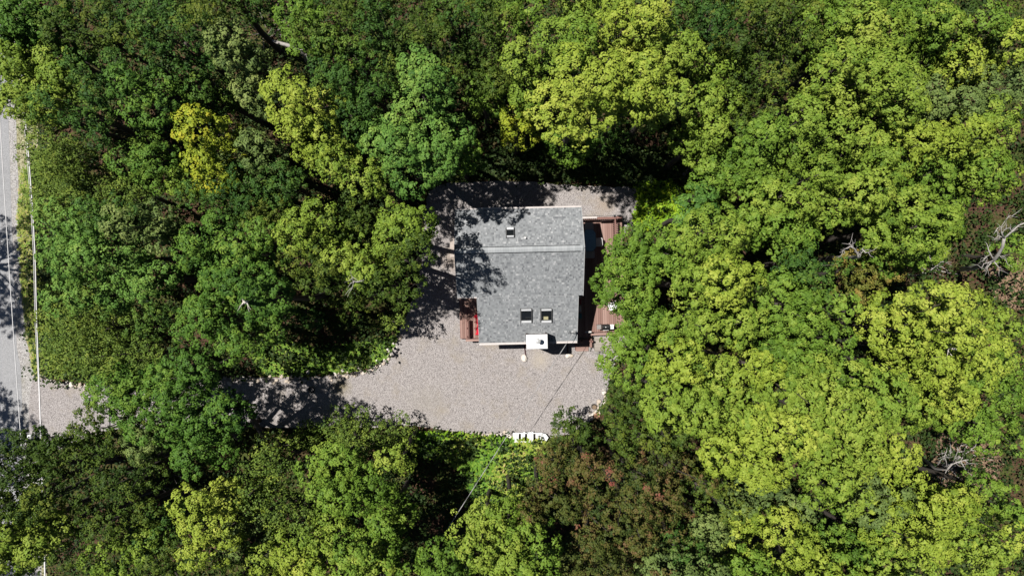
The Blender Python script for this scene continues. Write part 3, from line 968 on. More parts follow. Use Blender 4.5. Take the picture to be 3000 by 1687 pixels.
    (740, 730, 85, 82, 12.5, 'G', "green tree above the white broken stub"),
    (610, 860, 88, 78, 12.5, 'G', "green tree left of the white broken stub"),
    (740, 870, 85, 82, 13, 'G', "green tree with a white broken stub poking out of it"),
    (560, 960, 82, 75, 12, 'G', "green tree down left of the white broken stub"),
    (685, 985, 85, 75, 11, 'G', "green tree below the white broken stub"),
    (790, 925, 62, 65, 7.5, 'D', "dark green tree right of and below the white broken stub"),
    (610, 600, 75, 62, 11, 'D', "dark green tree under the golden streak"),
    (780, 625, 80, 62, 11.5, 'O', "olive tree between the golden streak and the yard's big olive tree"),
    (900, 660, 92, 82, 12, 'L', "light olive tree, west part of the big spreading tree left of the house"),
    (1010, 640, 82, 72, 11, 'O', "olive tree, north part of the big spreading tree left of the house"),
    (1160, 650, 88, 84, 14.4, 'L', "light tufted tree nearest the house's west side"),
    (1178, 745, 82, 76, 14, 'O', "olive tree shading the gravel west of the house"),
    (920, 780, 90, 78, 12, 'O', "olive tree, south-west part of the big spreading tree left of the house"),
    (1040, 770, 92, 82, 12, 'L', "light olive tree with a white forked branch left of the house"),
    (1020, 870, 85, 68, 10.5, 'O', "olive tree, south end of the big spreading tree left of the house"),
    (1145, 832, 92, 80, 13.5, 'O', "olive tree with thin sprays over the west edge of the yard"),
    (1130, 950, 52, 42, 6, 'S', "thin scrub spray over the curved stone edging"),
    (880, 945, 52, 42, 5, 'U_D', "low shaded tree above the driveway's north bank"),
]
n_tree = 0
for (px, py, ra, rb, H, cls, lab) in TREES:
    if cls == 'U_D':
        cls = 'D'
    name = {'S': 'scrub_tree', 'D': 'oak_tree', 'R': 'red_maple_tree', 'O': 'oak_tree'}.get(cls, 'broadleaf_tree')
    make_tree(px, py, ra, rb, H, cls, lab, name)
# trees across the road and just past the frame, whose shade falls into the photograph
OUT = [(-38.6, 3.0, 4.3, 13.5, 'D', "tree across the road whose crown shades the road west of the thick cable"),
       (-39.5, -8.2, 3.0, 11.0, 'O', "tree across the road opposite the driveway mouth"),
       (-39.0, -18.5, 4.0, 13.0, 'O', "tree across the road below the driveway mouth"),
       (-19.5, 15.8, 2.5, 13.0, 'D', "tree beyond the top edge above the corner tree"),
       (-15.5, 15.8, 2.5, 13.0, 'O', "tree beyond the top edge above the big dark oak"),
       (-11.8, 15.8, 2.5, 13.0, 'D', "tree beyond the top edge above the brown litter gap"),
       (-7.8, 15.8, 2.5, 13.0, 'O', "tree beyond the top edge above the dark northern stand"),
       (-3.8, 15.8, 2.5, 13.0, 'O', "tree beyond the top edge above the second dark tree of the northern stand"),
       (0.2, 15.8, 2.5, 13.0, 'G', "tree beyond the top edge above the green tree by the great yellow crown"),
       (4.4, 15.8, 2.5, 13.0, 'L', "tree beyond the top edge above the yellow-green top edge tree"),
       (8.4, 15.8, 2.5, 13.0, 'D', "tree beyond the top edge above the dark tree right of the great yellow crown"),
       (12.4, 15.8, 2.5, 13.0, 'O', "tree beyond the top edge above the olive pair at upper right"),
       (16.6, 15.8, 2.5, 13.0, 'L', "tree beyond the top edge above the light trees at upper right"),
       (20.6, 15.8, 2.5, 13.0, 'G', "tree beyond the top edge above the top right corner"),
       (-19.5, -16.3, 2.6, 12.5, 'O', "tree beyond the bottom edge below the left corner tree"),
       (-15.5, -16.3, 2.6, 12.5, 'O', "tree beyond the bottom edge below the olive bottom edge trees"),
       (-11.8, -16.3, 2.6, 12.5, 'Y', "tree beyond the bottom edge below the bright yellow airy tree"),
       (-7.8, -16.3, 2.6, 12.5, 'L', "tree beyond the bottom edge below the light trees left of the dark clearing"),
       (-3.8, -16.3, 2.6, 12.5, 'G', "tree beyond the bottom edge below the dark clearing"),
       (0.2, -16.3, 2.6, 12.5, 'L', "tree beyond the bottom edge below the light green tree left of the red trees"),
       (4.4, -16.3, 2.6, 12.5, 'R', "tree beyond the bottom edge below the reddest tree"),
       (8.4, -16.3, 2.6, 12.5, 'H', "tree beyond the bottom edge below the grey-green bottom edge tree"),
       (12.4, -16.3, 2.6, 12.5, 'G', "tree beyond the bottom edge below the small dark gap"),
       (16.6, -16.3, 2.6, 12.5, 'Y', "tree beyond the bottom edge below the yellow bottom edge trees"),
       (20.6, -16.3, 2.6, 12.5, 'L', "tree beyond the bottom edge below the bottom right corner"),]
for (wx, wy, r, H, cls, lab) in OUT:
    k = 2000.0 / (CAM_H - H + 2.2)
    make_tree(1500 + wx * k, 843.5 - wy * k, r * k, r * k, H, cls, lab, 'roadside_tree' if wx < -30 else 'broadleaf_tree', 'trees across the road' if wx < -30 else 'trees of the wood')
print("leaves", N_LEAF[0])

# ------------------------------------------------------------------ low plants
def plants(name, px_poly, n, leaf, size, hmax, sp=0.5, blade=False, aspect=0.5, seed=1, label=None, tshift=0.0, avoid=None, patch=0.0):
    """Leafy ground plants scattered in an outline: one mass of small leaves."""
    g = np.random.default_rng(seed)
    poly = np.array([(P(x, y).x, P(x, y).y) for x, y in px_poly])
    lo, hi = poly.min(0), poly.max(0)
    X = g.uniform(lo[0], hi[0], n * 4)
    Y = g.uniform(lo[1], hi[1], n * 4)
    k = inside(poly, X, Y)
    if avoid is not None:
        for a in avoid:
            k &= ~inside(a, X, Y)
    X, Y = X[k][:n], Y[k][:n]
    m = 8 if not blade else 7
    hgt = hmax * g.uniform(0.35, 1.0, len(X))
    base = np.stack([X, Y, hgt], 1)
    a = g.uniform(0, 6.283, (len(X), m))
    rad = sp * g.uniform(0.15, 1.0, (len(X), m))
    C = base[:, None, :] + np.stack([np.cos(a) * rad, np.sin(a) * rad, g.uniform(-0.5, 0.25, a.shape) * hgt[:, None]], -1)
    s = size * g.uniform(0.6, 1.3, a.shape)
    ptone = 0.45 + g.normal(0, 0.13, (len(X), 1)) + patch * np.sin(X * 1.3 + 2 * np.sin(Y * 0.9))[:, None]
    tone = (ptone + g.normal(0, 0.1, a.shape)).reshape(-1) + tshift
    if not blade:
        nr = unit(np.stack([np.cos(a) * 0.35, np.sin(a) * 0.35, np.ones_like(a)], -1) + g.normal(0, 0.3, a.shape + (3,)))
        V = leaves_at(C.reshape(-1, 3), nr.reshape(-1, 3), s.reshape(-1), aspect + 0.2, 0.15)
    else:
        # arching blades that fan out from each plant's base
        d = np.stack([np.cos(a), np.sin(a), np.zeros_like(a)], -1)
        w = np.stack([-np.sin(a), np.cos(a), np.zeros_like(a)], -1)
        b0 = base[:, None, :] * np.array([1, 1, 0.0]) + np.array([0, 0, 0.02])
        L = s[..., None] * 2.4
        V = np.empty(a.shape + (4, 3))
        up = np.array([0, 0, 1.0]) * hgt[:, None, None]
        V[..., 0, :] = b0 + d * L * 0.1 + up * 0.4
        V[..., 1, :] = b0 + d * L * 0.5 + up * 0.95 + w * L * aspect * 0.3
        V[..., 2, :] = b0 + d * L + up * 0.6
        V[..., 3, :] = b0 + d * L * 0.5 + up * 0.95 - w * L * aspect * 0.3
        V = V.reshape(-1, 4, 3)
    o = link(name, np_mesh(name, V, 4, LEAF[leaf], tone))
    tag(o, label, None, None, 'stuff')
    N_LEAF[0] += len(V)
    return o


gp = np.array(gravel_poly)
WOOD = [(110, -200), (3200, -200), (3200, 1900), (110, 1900)]
vp = np.array([(P(x, y).x, P(x, y).y) for x, y in [(-300, -500), (100, -500), (110, 300), (112, 1100), (125, 1340), (120, 2200), (-300, 2200)]])
litter = plants('leaf_litter', WOOD, 13000, 'X', 0.13, 0.05, 0.35, seed=3, label="dry brown leaves littering the forest floor", avoid=[gp, vp])
plants('undergrowth', WOOD, 19000, 'U', 0.21, 1.4, 0.45, seed=4, label="low undergrowth beneath the trees, its leaves darkened to deepen the shade", avoid=[gp, vp], patch=0.15)
plants('fern_patch', [(1340, 1282), (1470, 1284), (1600, 1296), (1660, 1330), (1600, 1420), (1540, 1450), (1480, 1480), (1420, 1480), (1380, 1440), (1370, 1385), (1300, 1330), (1200, 1325), (1180, 1290)], 1500, 'F', 0.17, 0.55, 0.34, blade=True, seed=5,
       label="yellow-green ferns and grass below the white slatted frame", patch=0.22)
plants('bright_weeds', [(1190, 1268), (1330, 1272), (1440, 1286), (1430, 1330), (1330, 1345), (1240, 1325), (1180, 1310)], 700, 'N', 0.15, 0.45, 0.3, blade=True, seed=6, label="bright green weeds under the stone row south of the yard", tshift=-0.18)
plants('low_plants', [(1866, 548), (1960, 540), (2010, 580), (2030, 640), (1985, 665), (1930, 660), (1868, 668), (1856, 640), (1872, 600)], 700, 'N', 0.26, 1.1, 0.36, aspect=0.4, seed=7,
       label="bright lime leafy plants at the gravel's north-east corner")
plants('lawn', [(960, 1030), (1010, 1010), (1080, 1000), (1150, 985), (1162, 990), (1150, 1020), (1128, 1048), (1085, 1072), (1030, 1085), (970, 1092), (900, 1098), (760, 1096), (740, 1040), (850, 1000)], 2600, 'F', 0.07, 0.16, 0.2, blade=True, seed=8,
       label="grass bank inside the curved stone edging", tshift=-0.08)
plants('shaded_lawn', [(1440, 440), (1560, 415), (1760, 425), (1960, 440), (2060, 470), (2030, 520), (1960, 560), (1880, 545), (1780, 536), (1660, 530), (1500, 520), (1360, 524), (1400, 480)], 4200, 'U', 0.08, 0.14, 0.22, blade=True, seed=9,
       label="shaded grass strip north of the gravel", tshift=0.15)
plants('verge_grass', [(64, 500), (112, 480), (120, 800), (128, 1000), (126, 1110), (100, 1100), (84, 1000), (62, 820), (52, 640)], 1500, 'F', 0.06, 0.10, 0.16, blade=True, seed=10,
       label="dry yellowing grass on the road verge", tshift=0.22)
plants('verge_weeds', [(112, 820), (150, 800), (170, 900), (170, 1090), (128, 1100)], 260, 'S', 0.14, 0.6, 0.4, seed=12, label="weeds between the verge and the roadside scrub", tshift=0.1)

plants('copper_litter', [(2755, 1275), (2840, 1262), (2900, 1290), (2925, 1350), (2905, 1410), (2840, 1430), (2760, 1420), (2720, 1370)], 1500, 'C', 0.16, 0.35, 0.35, seed=14, label="copper brown dead bracken on the lower right clearing")
plants('dry_grass', [(2880, 790), (3060, 740), (3080, 900), (2960, 900), (2900, 850)], 900, 'C', 0.12, 0.2, 0.3, blade=True, seed=15, label="tan dry grass in the gap under the white dead tree")
plants('roadside_scrub', [(122, 470), (200, 440), (260, 560), (200, 640), (140, 640)], 900, 'S', 0.17, 1.6, 0.5, seed=16, label="tangled scrub along the verge beneath the scrub trees")
plants('roadside_scrub', [(150, 860), (260, 830), (400, 960), (440, 1080), (330, 1105), (170, 1090)], 1600, 'S', 0.17, 1.5, 0.5, seed=17, label="tangled scrub north of the driveway mouth", patch=0.12)
# ------------------------------------------------------------------ house (built in its own frame, turned 1.3 degrees)
HROT = R(1.3)
house = thing('house', "red-sided house with a grey shingled roof and white-capped chimney in the gravel clearing", 'house', (0, 0, 0), HROT)
RZ, RY, SLP = 5.95, 2.19, 0.535          # ridge height, ridge y, pitch
YN, YS, YW, YE = 4.68, -3.34, -0.45, -0.52
XA, XB, XC, XD = -3.24, 4.20, -2.08, 3.92    # upper part west/east, lower part west/east


def roof_z(y):
    return RZ - abs(y - RY) * SLP


W = MB()


def wall_prism(mb, prof, x0, x1):
    n = len(mb.v)
    k = len(prof)
    for x in (x0, x1):
        for y, z in prof:
            mb.v.append((x, y, z))
    mb.f.append(tuple(n + i for i in range(k)))
    mb.f.append(tuple(n + k + i for i in reversed(range(k))))
    for i in range(k):
        j = (i + 1) % k
        mb.f.append((n + j, n + i, n + k + i, n + k + j))
    mb.t += [0.5] * (k + 2)


RT = 0.16


def wz(y):
    return roof_z(y) - RT - 0.03


wall_prism(W, [(YN - .3, 0), (YN - .3, wz(YN - .3)), (RY, wz(RY)), (YW + .25, wz(YW + .25)), (YW + .25, 0)], XA + .25, XB - .22)
wall_prism(W, [(YW + .245, 0), (YW + .245, wz(YW + .245)), (YS + .28, wz(YS + .28)), (YS + .28, 0)], XC + .25, XD - .2)
wall = W.build('wall', M_WALL, house)
# clapboard siding, one course per 20 cm on the two long walls
for (x0, x1, y, sgn, top) in ((XC + .25, XD - .2, YS + .28, -1, wz(YS + .28)), (XA + .25, XB - .22, YN - .3, 1, wz(YN - .3))):
    z = 0.15
    unit_me = None
    while z + 0.19 < top:
        b = MB().box((0, 0, 0), (x1 - x0, 0.022, 0.185), Matrix.Rotation(sgn * 0.06, 3, 'X'))
        if unit_me is None:
            unit_me = b.mesh('siding_board', M_WALL)
        o = link('siding_board', unit_me, wall)
        o.location = ((x0 + x1) / 2, y + sgn * 0.014, z + 0.09)
        z += 0.2
# openings on the sides that show from a step aside
for (x, y, w, h, z, ax) in ((-0.6, YS + .262, 1.0, 1.1, 1.5, 0), (2.95, YS + .262, 0.8, 1.1, 1.5, 0), (XB - .205, 1.6, 1.8, 2.0, 1.75, 1), (XB - .205, 3.4, 0.9, 1.0, 1.9, 1), (XA + .235, 2.6, 1.0, 1.1, 1.9, 1)):
    d = (w, 0.05, h) if ax == 0 else (0.05, w, h)
    win = MB()
    for s in (-1, 1):
        if ax == 0:
            win.box((x + s * (w / 2 + .04), y - .04, z), (.08, .09, h + .16))
            win.box((x, y - .04, z + s * (h / 2 + .04)), (w - .004, .09, .08))
        else:
            e = .02 if x > 0 else -.02
            win.box((x + e, y + s * (w / 2 + .04), z), (.09, .08, h + .16))
            win.box((x + e, y, z + s * (h / 2 + .04)), (.09, w - .004, .08))
    wo = win.build('window', M_TRIM, house)
    MB().box((x, y - (.04 if ax == 0 else 0), z), d).build('pane', M_GLASS, wo)

roof = MB()


def slab(mb, x0, x1, y0, y1, zoff=0.0, th=RT):
    """Sloping slab between two y lines on one side of the ridge."""
    n = len(mb.v)
    for dz in (zoff - th, zoff):
        for x, y in ((x0, y0), (x1, y0), (x1, y1), (x0, y1)):
            mb.v.append((x, y, roof_z(y) + dz))
    for q in ((0, 3, 2, 1), (4, 5, 6, 7), (0, 1, 5, 4), (1, 2, 6, 5), (2, 3, 7, 6), (3, 0, 4, 7)):
        mb.f.append(tuple(n + i for i in q))
        mb.t.append(0.5)


slab(roof, XA, XB, RY, YN)
slab(roof, XA, XB, YE, RY)
slab(roof, XA, XC, YW, YE)
slab(roof, XC, XD, YS, YE)
roof_o = roof.build('roof', M_EDGE, house)

# shingles: rows of tabs with their own width, tone and lifted lower edge
g = np.random.default_rng(11)
SV, ST = [], []


def shingle_rows(y_low, sgn, spans):
    """sgn -1: south slope (rows step up towards the ridge), +1: north slope."""
    expo = 0.127 * math.cos(math.atan(SLP))
    y = y_low
    row = 0
    while (y < RY - 0.02) if sgn < 0 else (y > RY + 0.02):
        y2 = y + expo if sgn < 0 else y - expo
        y2 = min(y2, RY) if sgn < 0 else max(y2, RY)
        for (x0, x1, ya, yb) in spans:
            if not (ya - 1e-6 <= min(y, y2) and max(y, y2) <= yb + 0.08):
                continue
            x = x0 - g.uniform(0, 0.2)
            while x < x1:
                w = g.choice([0.06, 0.085, 0.11, 0.15]) * g.uniform(0.85, 1.15)
                xa, xb = max(x, x0), min(x + w, x1)
                if xb - xa > 0.01:
                    lift = 0.014 + 0.012 * (g.random() < 0.45)
                    zl, zh = roof_z(y) + lift, roof_z(y2) + 0.006
                    zb = roof_z(y) - 0.004
                    q = [(xa, y, zl), (xb, y, zl), (xb, y2, zh), (xa, y2, zh)]
                    f = [(xa, y, zb), (xb, y, zb), (xb, y, zl), (xa, y, zl)]
                    if sgn > 0:
                        q, f = q[::-1], f[::-1]
                    t = np.clip(0.50 + g.normal(0, 0.20), 0.02, 0.98)
                    SV.append(q)
                    SV.append(f)
                    ST.extend([t, t * 0.8])
                x += w
        y = y2
        row += 1


shingle_rows(YS, -1, [(XC, XD, YS, YE - 0.001)])
shingle_rows(YE, -1, [(XA, XB, YE - 0.001, RY + 1)])
shingle_rows(YN, 1, [(XA, XB, RY - 1, YN + 1)])
sh = link('shingles', np_mesh('shingles', np.array(SV), 4, M_SHINGLE, np.array(ST)), roof_o)
tag(sh, kind='stuff')
# ridge caps, one by one, all but the last stretch at the east end
rc = MB()
for s in (-1, 1):
    y = RY + s * 0.155
    n = len(rc.v)
    pts = [(-.075, 0, 0.05), (.075, 0, 0.06), (.075, s * .155, 0.06 - .155 * SLP), (-.075, s * .155, 0.05 - .155 * SLP)]
    rc.v += pts
    q = (n, n + 1, n + 2, n + 3)
    rc.f.append(q if s > 0 else q[::-1])
    rc.t.append(0.5)
    e = len(rc.v)
    rc.v += [(-.075, s * .155, 0.05 - .155 * SLP), (.075, s * .155, 0.06 - .155 * SLP), (.075, s * .155, -.155 * SLP), (-.075, s * .155, -.155 * SLP)]
    q = (e, e + 1, e + 2, e + 3)
    rc.f.append(q if s < 0 else q[::-1])
    rc.t.append(0.5)
    e = len(rc.v)
    rc.v += [(.075, 0, 0.06), (.075, s * .155, 0.06 - .155 * SLP), (.075, s * .155, .05 - .155 * SLP), (.075, 0, 0.045)]
    rc.f.append((e, e + 1, e + 2, e + 3))
    rc.t.append(0.5)
cap_meshes = []
for t in (0.2, 0.5, 0.8):
    c = MB()
    c.v, c.f, c.t = list(rc.v), list(rc.f), [t] * len(rc.f)
    me = c.mesh('ridge_cap', M_RIDGE)
    if "tone" not in me.attributes:
        a = me.attributes.new("tone", 'FLOAT', 'FACE')
        a.data.foreach_set("value", c.t)
    cap_meshes.append(me)
x = XA + 0.06
while x < XB - 0.22:
    o = link('ridge_cap', cap_meshes[random.randrange(3)], roof_o)
    o.location = (x + .075, RY, RZ + 0.012)
    x += 0.152
# dark vent slots either side of the ridge caps
vs = MB()
for s in (-1, 1):
    vs.box(((XA + XB - .2) / 2, RY + s * .172, RZ - .172 * SLP + 0.018), (XB - XA - .3, 0.03, 0.03), Matrix.Rotation(-s * math.atan(SLP), 3, 'X'))
vs.build('ridge_vent', M_DARKMETAL, roof_o)
# fascia, gutters and drip edges
gz = roof_z(YS)
G = MB()
for (x0, x1, y, s) in ((XC - .02, XD + .02, YS - .065, -1), (XA - .01, XC - .01, YW - .055, -1), (XA - .02, XB + .02, YN + .05, 1)):
    z = roof_z(YS if y < -2 else (YW if y < 1 else YN)) - .05
    wdt = .12 if y < -2 else .085
    for (dy, dz, a, b) in ((-wdt / 2, 0, .012, .11), (wdt / 2, 0, .012, .11), (0, -.05, wdt - .03, .012)):
        gg = MB()
    g2 = MB()
    g2.box(((x0 + x1) / 2, y - wdt / 2, z), (x1 - x0, .014, .10)).box(((x0 + x1) / 2, y + wdt / 2 - .007, z), (x1 - x0, .014, .10)).box(((x0 + x1) / 2, y - .004, z - .043), (x1 - x0 - .004, wdt - .02, .014))
    # hangers
    k = x0 + .4
    while k < x1:
        g2.box((k, y, z + .042), (.03, wdt - .02, .008))
        k += .61
    # gutter guard just below the rim
    g2.box(((x0 + x1) / 2, y - .003, z + .03), (x1 - x0 - .01, wdt - .022, .008))
    g2.build('gutter', M_TRIM, roof_o)
for (x, y0, y1) in ((XA - .012, YW, RY), (XA - .012, RY, YN), (XB + .012, YE, RY), (XB + .012, RY, YN), (XC - .012, YS, YW - .02), (XD + .012, YS, YE - .02)):
    ym = (y0 + y1) / 2
    s = 1 if y1 <= RY + 1e-6 else -1
    ln = (y1 - y0) * math.sqrt(1 + SLP * SLP)
    MB().box((x, ym, roof_z(ym) - .055), (.03, ln, .15), Matrix.Rotation(s * math.atan(SLP), 3, 'X')).build('drip_edge', M_EDGE, roof_o)



def skylight(x, y, w, d, s, blind=False):
    """Curb-mounted skylight on the slope; s = +1 on the south slope."""
    rot = Matrix.Rotation(s * math.atan(SLP), 3, 'X')
    c = Vector((x, y, roof_z(y)))
    fr = MB()
    sides = []
    t = .03
    L = d * math.sqrt(1 + SLP * SLP)
    for sx in (-1, 1):
        sides.append(MB().box(c + rot @ Vector((sx * (w / 2 - t / 2), 0, .07)), (t, L, .15), rot))
    for sy in (-1, 1):
        hh = .14 if sy * s < 0 else .07
        fr.box(c + rot @ Vector((0, sy * (L / 2 - hh / 2), .068)), (w - 2 * t - .002, hh, .15), rot)
    f = fr.build('skylight', M_CURB, house)
    for q in sides:
        q.build('side_frame', M_DARKFLASH, f)
    p = MB()
    p.box(c + rot @ Vector((0, 0, .085)), (w - 2 * t - .004, L - .22, .012), rot)
    p.build('pane', M_GLASS, f)
    fl = MB()
    fl.box(c + rot @ Vector((0, 0, .022)), (w + .07, L + .07, .014), rot)
    fl.build('flashing', M_DARKFLASH, f)
    if blind:
        MB().box(c + rot @ Vector((-.03, -L * .17, .093)), (w * .42, L * .24, .006), rot).build('blind', M_BLIND, f)
    return f


skylight(0.82, -1.66, .66, .80, 1)
skylight(2.03, -1.68, .66, .80, 1, True)
skylight(-0.03, 3.17, .46, .56, -1)

# chimney chase with a white metal cap and flue
CX0, CX1, CY0, CY1, CZ = 0.80, 2.02, -3.62, -2.80, 4.55
ch = MB().box(((CX0 + CX1) / 2, (CY0 + CY1) / 2, (CZ - .09) / 2), (CX1 - CX0 - .05, CY1 - CY0 - .05, CZ - .09)).build('chimney', M_WALL, house)
for sx in (0, 1):
    for sy in (0, 1):
        MB().box((CX0 + .02 + sx * (CX1 - CX0 - .04), CY0 + .02 + sy * (CY1 - CY0 - .04), (CZ - .1) / 2), (.09, .09, CZ - .1)).build('corner_trim', M_WALL, ch)
MB().bevel_box(((CX0 + CX1) / 2, (CY0 + CY1) / 2, CZ - .04), (CX1 - CX0 + .04, CY1 - CY0 + .04, .1), .025).build('chimney_cap', M_WHITE, ch)
fx, fy = 1.44, -3.14
fl = MB()
fl.tube([(fx, fy, CZ + .005), (fx, fy, CZ + .05)], [.15, .11], 20)
fl.tube([(fx, fy, CZ + .03), (fx, fy, CZ + .58)], .095, 20)
fl.build('flue', M_STEEL, ch)
fc = MB()
fc.tube([(fx, fy, CZ + .60), (fx, fy, CZ + .64), (fx, fy, CZ + .70)], [.155, .155, .03], 20)
for k in range(4):
    a = k * math.pi / 2 + .4
    fc.box((fx + .08 * math.cos(a), fy + .08 * math.sin(a), CZ + .58), (.02, .02, .1))
fc.build('flue_cap', M_STEEL, ch)

# plumbing vents
for (x, y, h, m) in ((1.10, 4.33, .16, M_DARKMETAL), (0.83, 2.86, .26, M_STEEL)):
    v = MB()
    z = roof_z(y)
    v.tube([(x, y, z - .05), (x, y, z + h)], .045, 10)
    vv = v.build('vent_pipe', m, house)
    c = MB()
    c.tube([(x, y, z + .0), (x, y, z + .07)], [.11, .05], 12)
    c.build('vent_collar', M_DARKMETAL if m is M_DARKMETAL else M_STEEL, vv)

# service mast and weatherhead near the south-east corner
mx, my = 3.62, -2.72
z = roof_z(my)
ms = MB()
ms.tube([(mx + .06, my, z - .3), (mx + .06, my, z + .75)], .035, 10)
ms = ms.build('service_mast', M_STEEL, house)
wh = MB()
wh.tube([(mx + .06, my, z + .72), (mx + .06, my + .03, z + .84), (mx - .02, my + .04, z + .90), (mx - .10, my + .0, z + .82)], [.06, .075, .075, .05], 10)
wh.build('weatherhead', M_STEEL, ms)
lp = MB()
lp.tube([(mx - .08, my, z + .84), (mx - .22, my + .05, z + .72), (mx - .20, my - .06, z + .62), (mx - .05, my - .06, z + .70), (mx + .03, my - .02, z + .78)], .017, 6)
lp.build('drip_loop', M_DARKMETAL, ms)
MAST = Matrix.Rotation(HROT, 3, 'Z') @ Vector((mx + .02, my - .05, z + .62))

# downspouts with extensions on the gravel
for (x, pts) in ((0.72, [(0.72, YS - .06, 2.85), (0.72, YS + .16, 2.6), (0.72, YS + .16, .25), (.72, YS - .1, .08), (.74, YS - .65, .07), (.80, YS - 1.08, .07)]),
                 (3.55, [(3.55, YS - .06, 2.85), (3.55, YS + .16, 2.6), (3.55, YS + .16, .25), (3.55, YS - .1, .08), (3.55, YS - .5, .07), (3.56, YS - .98, .07)])):
    d = MB()
    d.tube(pts, .042, 8)
    d.build('downspout', M_PIPE, house)

# ------------------------------------------------------------------ decks
east = thing('wooden_deck', "red-brown wooden deck along the east side of the house, half under tree crowns", 'deck', (0, 0, 0), HROT)
DZ = 0.62
unit_boards = []
for t in (0.1, 0.3, 0.5, 0.7, 0.9):
    me = MB().bevel_box((0, 0, 0), (1, 1, .04), .004, tone=t).mesh('board', M_DECK)
    a = me.attributes.get("tone") or me.attributes.new("tone", 'FLOAT', 'FACE')
    a.data.foreach_set("value", [t] * len(me.polygons))
    unit_boards.append(me)
x = XD - .17
X_EAST = 7.15
while x < X_EAST:
    y0 = -3.0 if x > 4.95 else -3.3
    y1 = 4.32
    if x < 4.02:
        y1 = YE + .15
    o = link('board', unit_boards[random.randrange(5)], east)
    o.location = (x + .066, (y0 + y1) / 2, DZ - .02)
    o.scale = (.128, y1 - y0, 1)
    x += .140


def edge_board(parent, x0, y0, x1, y1, w, z, me=None):
    o = link('edge_board', me or unit_boards[2], parent)
    o.location = ((x0 + x1) / 2, (y0 + y1) / 2, z)
    o.rotation_euler = (0, 0, math.atan2(y1 - y0, x1 - x0))
    o.scale = (math.hypot(x1 - x0, y1 - y0), w, 1)
    return o


edge_board(east, 4.96, -3.12, X_EAST, -3.12, .15, DZ - .017, unit_boards[4])
edge_board(east, 5.06, -3.205, 5.06, -4.0, .15, DZ - .2, unit_boards[1])
fr = MB()
fr.box(((XD + X_EAST) / 2 - .1, -3.17, DZ - .13), (X_EAST - XD - .1, .05, .2)).box((X_EAST - .01, .6, DZ - .14), (.05, 7.4, .2)).box(((XD + X_EAST) / 2, 4.34, DZ - .14), (X_EAST - XD, .05, .2))
for xx in (4.3, 5.7, 7.0):
    for yy in (-2.9, 0.6, 4.1):
        fr.box((xx, yy, (DZ - .05) / 2), (.12, .12, DZ - .05))
fr.build('deck_frame', M_RAIL, east)
# north rail with cap boards, and the east rail
rl = MB()
rl.box((4.85, 4.36, DZ + .95), (1.30, .11, .045))
rl.build('rail_cap', M_TRIM, east)
rl = MB()
rl.box((6.12, 4.30, DZ + .95), (1.2, .15, .05)).build('rail_cap', M_RAIL, east)
rl = MB()
rl.box((6.93, 4.33, DZ + .95), (.40, .13, .05)).build('rail_cap', M_RAIL, east)
MB().box((6.66, 2.1, DZ + .95), (.09, 4.2, .05)).build('rail_cap', M_RAIL, east)
bal = MB().box((0, 0, 0), (.035, .035, .85)).mesh('baluster', M_RAIL)
for k in range(22):
    o = link('baluster', bal, east)
    o.location = (4.35 + k * .125, 4.33, DZ + .47)
for k in range(30):
    o = link('baluster', bal, east)
    o.location = (6.66, 4.1 - k * .14, DZ + .47)
post = MB().box((0, 0, 0), (.1, .1, 1.0)).mesh('post', M_RAIL)
for (x, y) in ((6.66, 4.33), (7.08, 4.33), (4.28, 4.33), (6.66, 0.05)):
    o = link('post', post, east)
    o.location = (x, y, DZ + .48)
pc = MB().box((0, 0, 0), (.13, .13, .05)).mesh('post_cap', M_DARKMETAL)
for (x, y) in ((6.62, 4.42), (6.97, 4.42)):
    o = link('post_cap', pc, east)
    o.location = (x, y, DZ + 1.02)
st = MB()
st.tube([(4.3, 4.44, DZ + .98), (4.7, 4.45, DZ + .99), (5.1, 4.43, DZ + 1.0), (5.6, 4.45, DZ + 1.0), (6.0, 4.41, DZ + .98), (6.6, 4.45, DZ + 1.02)], .012, 5)
st.build('string_light_cord', M_DARKMETAL, east)
# stairs at the south end
for k, (y, z) in enumerate(((-3.58, .42), (-3.86, .24), (-4.12, .10))):
    for q in range(2):
        o = link('stair_tread', unit_boards[(k + q) % 5], east)
        o.location = (4.52, y + .07 - q * .135, z)
        o.scale = (.82, .128, 1)
sr = MB()
for x in (4.08, 4.96):
    sr.box((x, -3.75, .22), (.045, .9, .2), Matrix.Rotation(.5, 3, 'X'))
sr.build('stair_stringer', M_RAIL, east)
spst = MB().box((0, 0, .5), (.09, .09, 1.0)).mesh('stair_post', M_RAIL)
spc = MB().tube([(0, 0, 1.0), (0, 0, 1.06)], [.075, .05], 8).mesh('post_cap', M_RAIL)
for (x, y) in ((4.10, -3.52), (4.42, -3.58), (4.98, -3.55), (5.10, -3.56)):
    o = link('stair_post', spst, east)
    o.location = (x, y, 0)
    o2 = link('post_cap', spc, east)
    o2.location = (x, y, 0)
MB().box((4.82, -2.93, DZ + .55), (.42, .10, .05)).build('handrail', M_GREYPL, east)

plat = thing('grey_platform', "weathered grey board platform below the south end of the deck", 'platform', (0, 0, 0), HROT)
gme = []
for t in (0.1, 0.5, 0.9):
    me = MB().bevel_box((0, 0, 0), (1, 1, .035), .004, tone=t).mesh('board', M_DECKG)
    a = me.attributes.get("tone") or me.attributes.new("tone", 'FLOAT', 'FACE')
    a.data.foreach_set("value", [t] * len(me.polygons))
    gme.append(me)
y = -3.34
while y > -4.20:
    o = link('board', gme[random.randrange(3)], plat)
    o.location = (6.35, y - .05, .42)
    o.scale = (2.1, .098, 1)
    y -= .102
pf = MB()
for x in (5.34, 6.4, 7.36):
    pf.box((x, -3.77, .2), (.08, .84, .4))
pf.build('platform_frame', M_DECKG, plat)

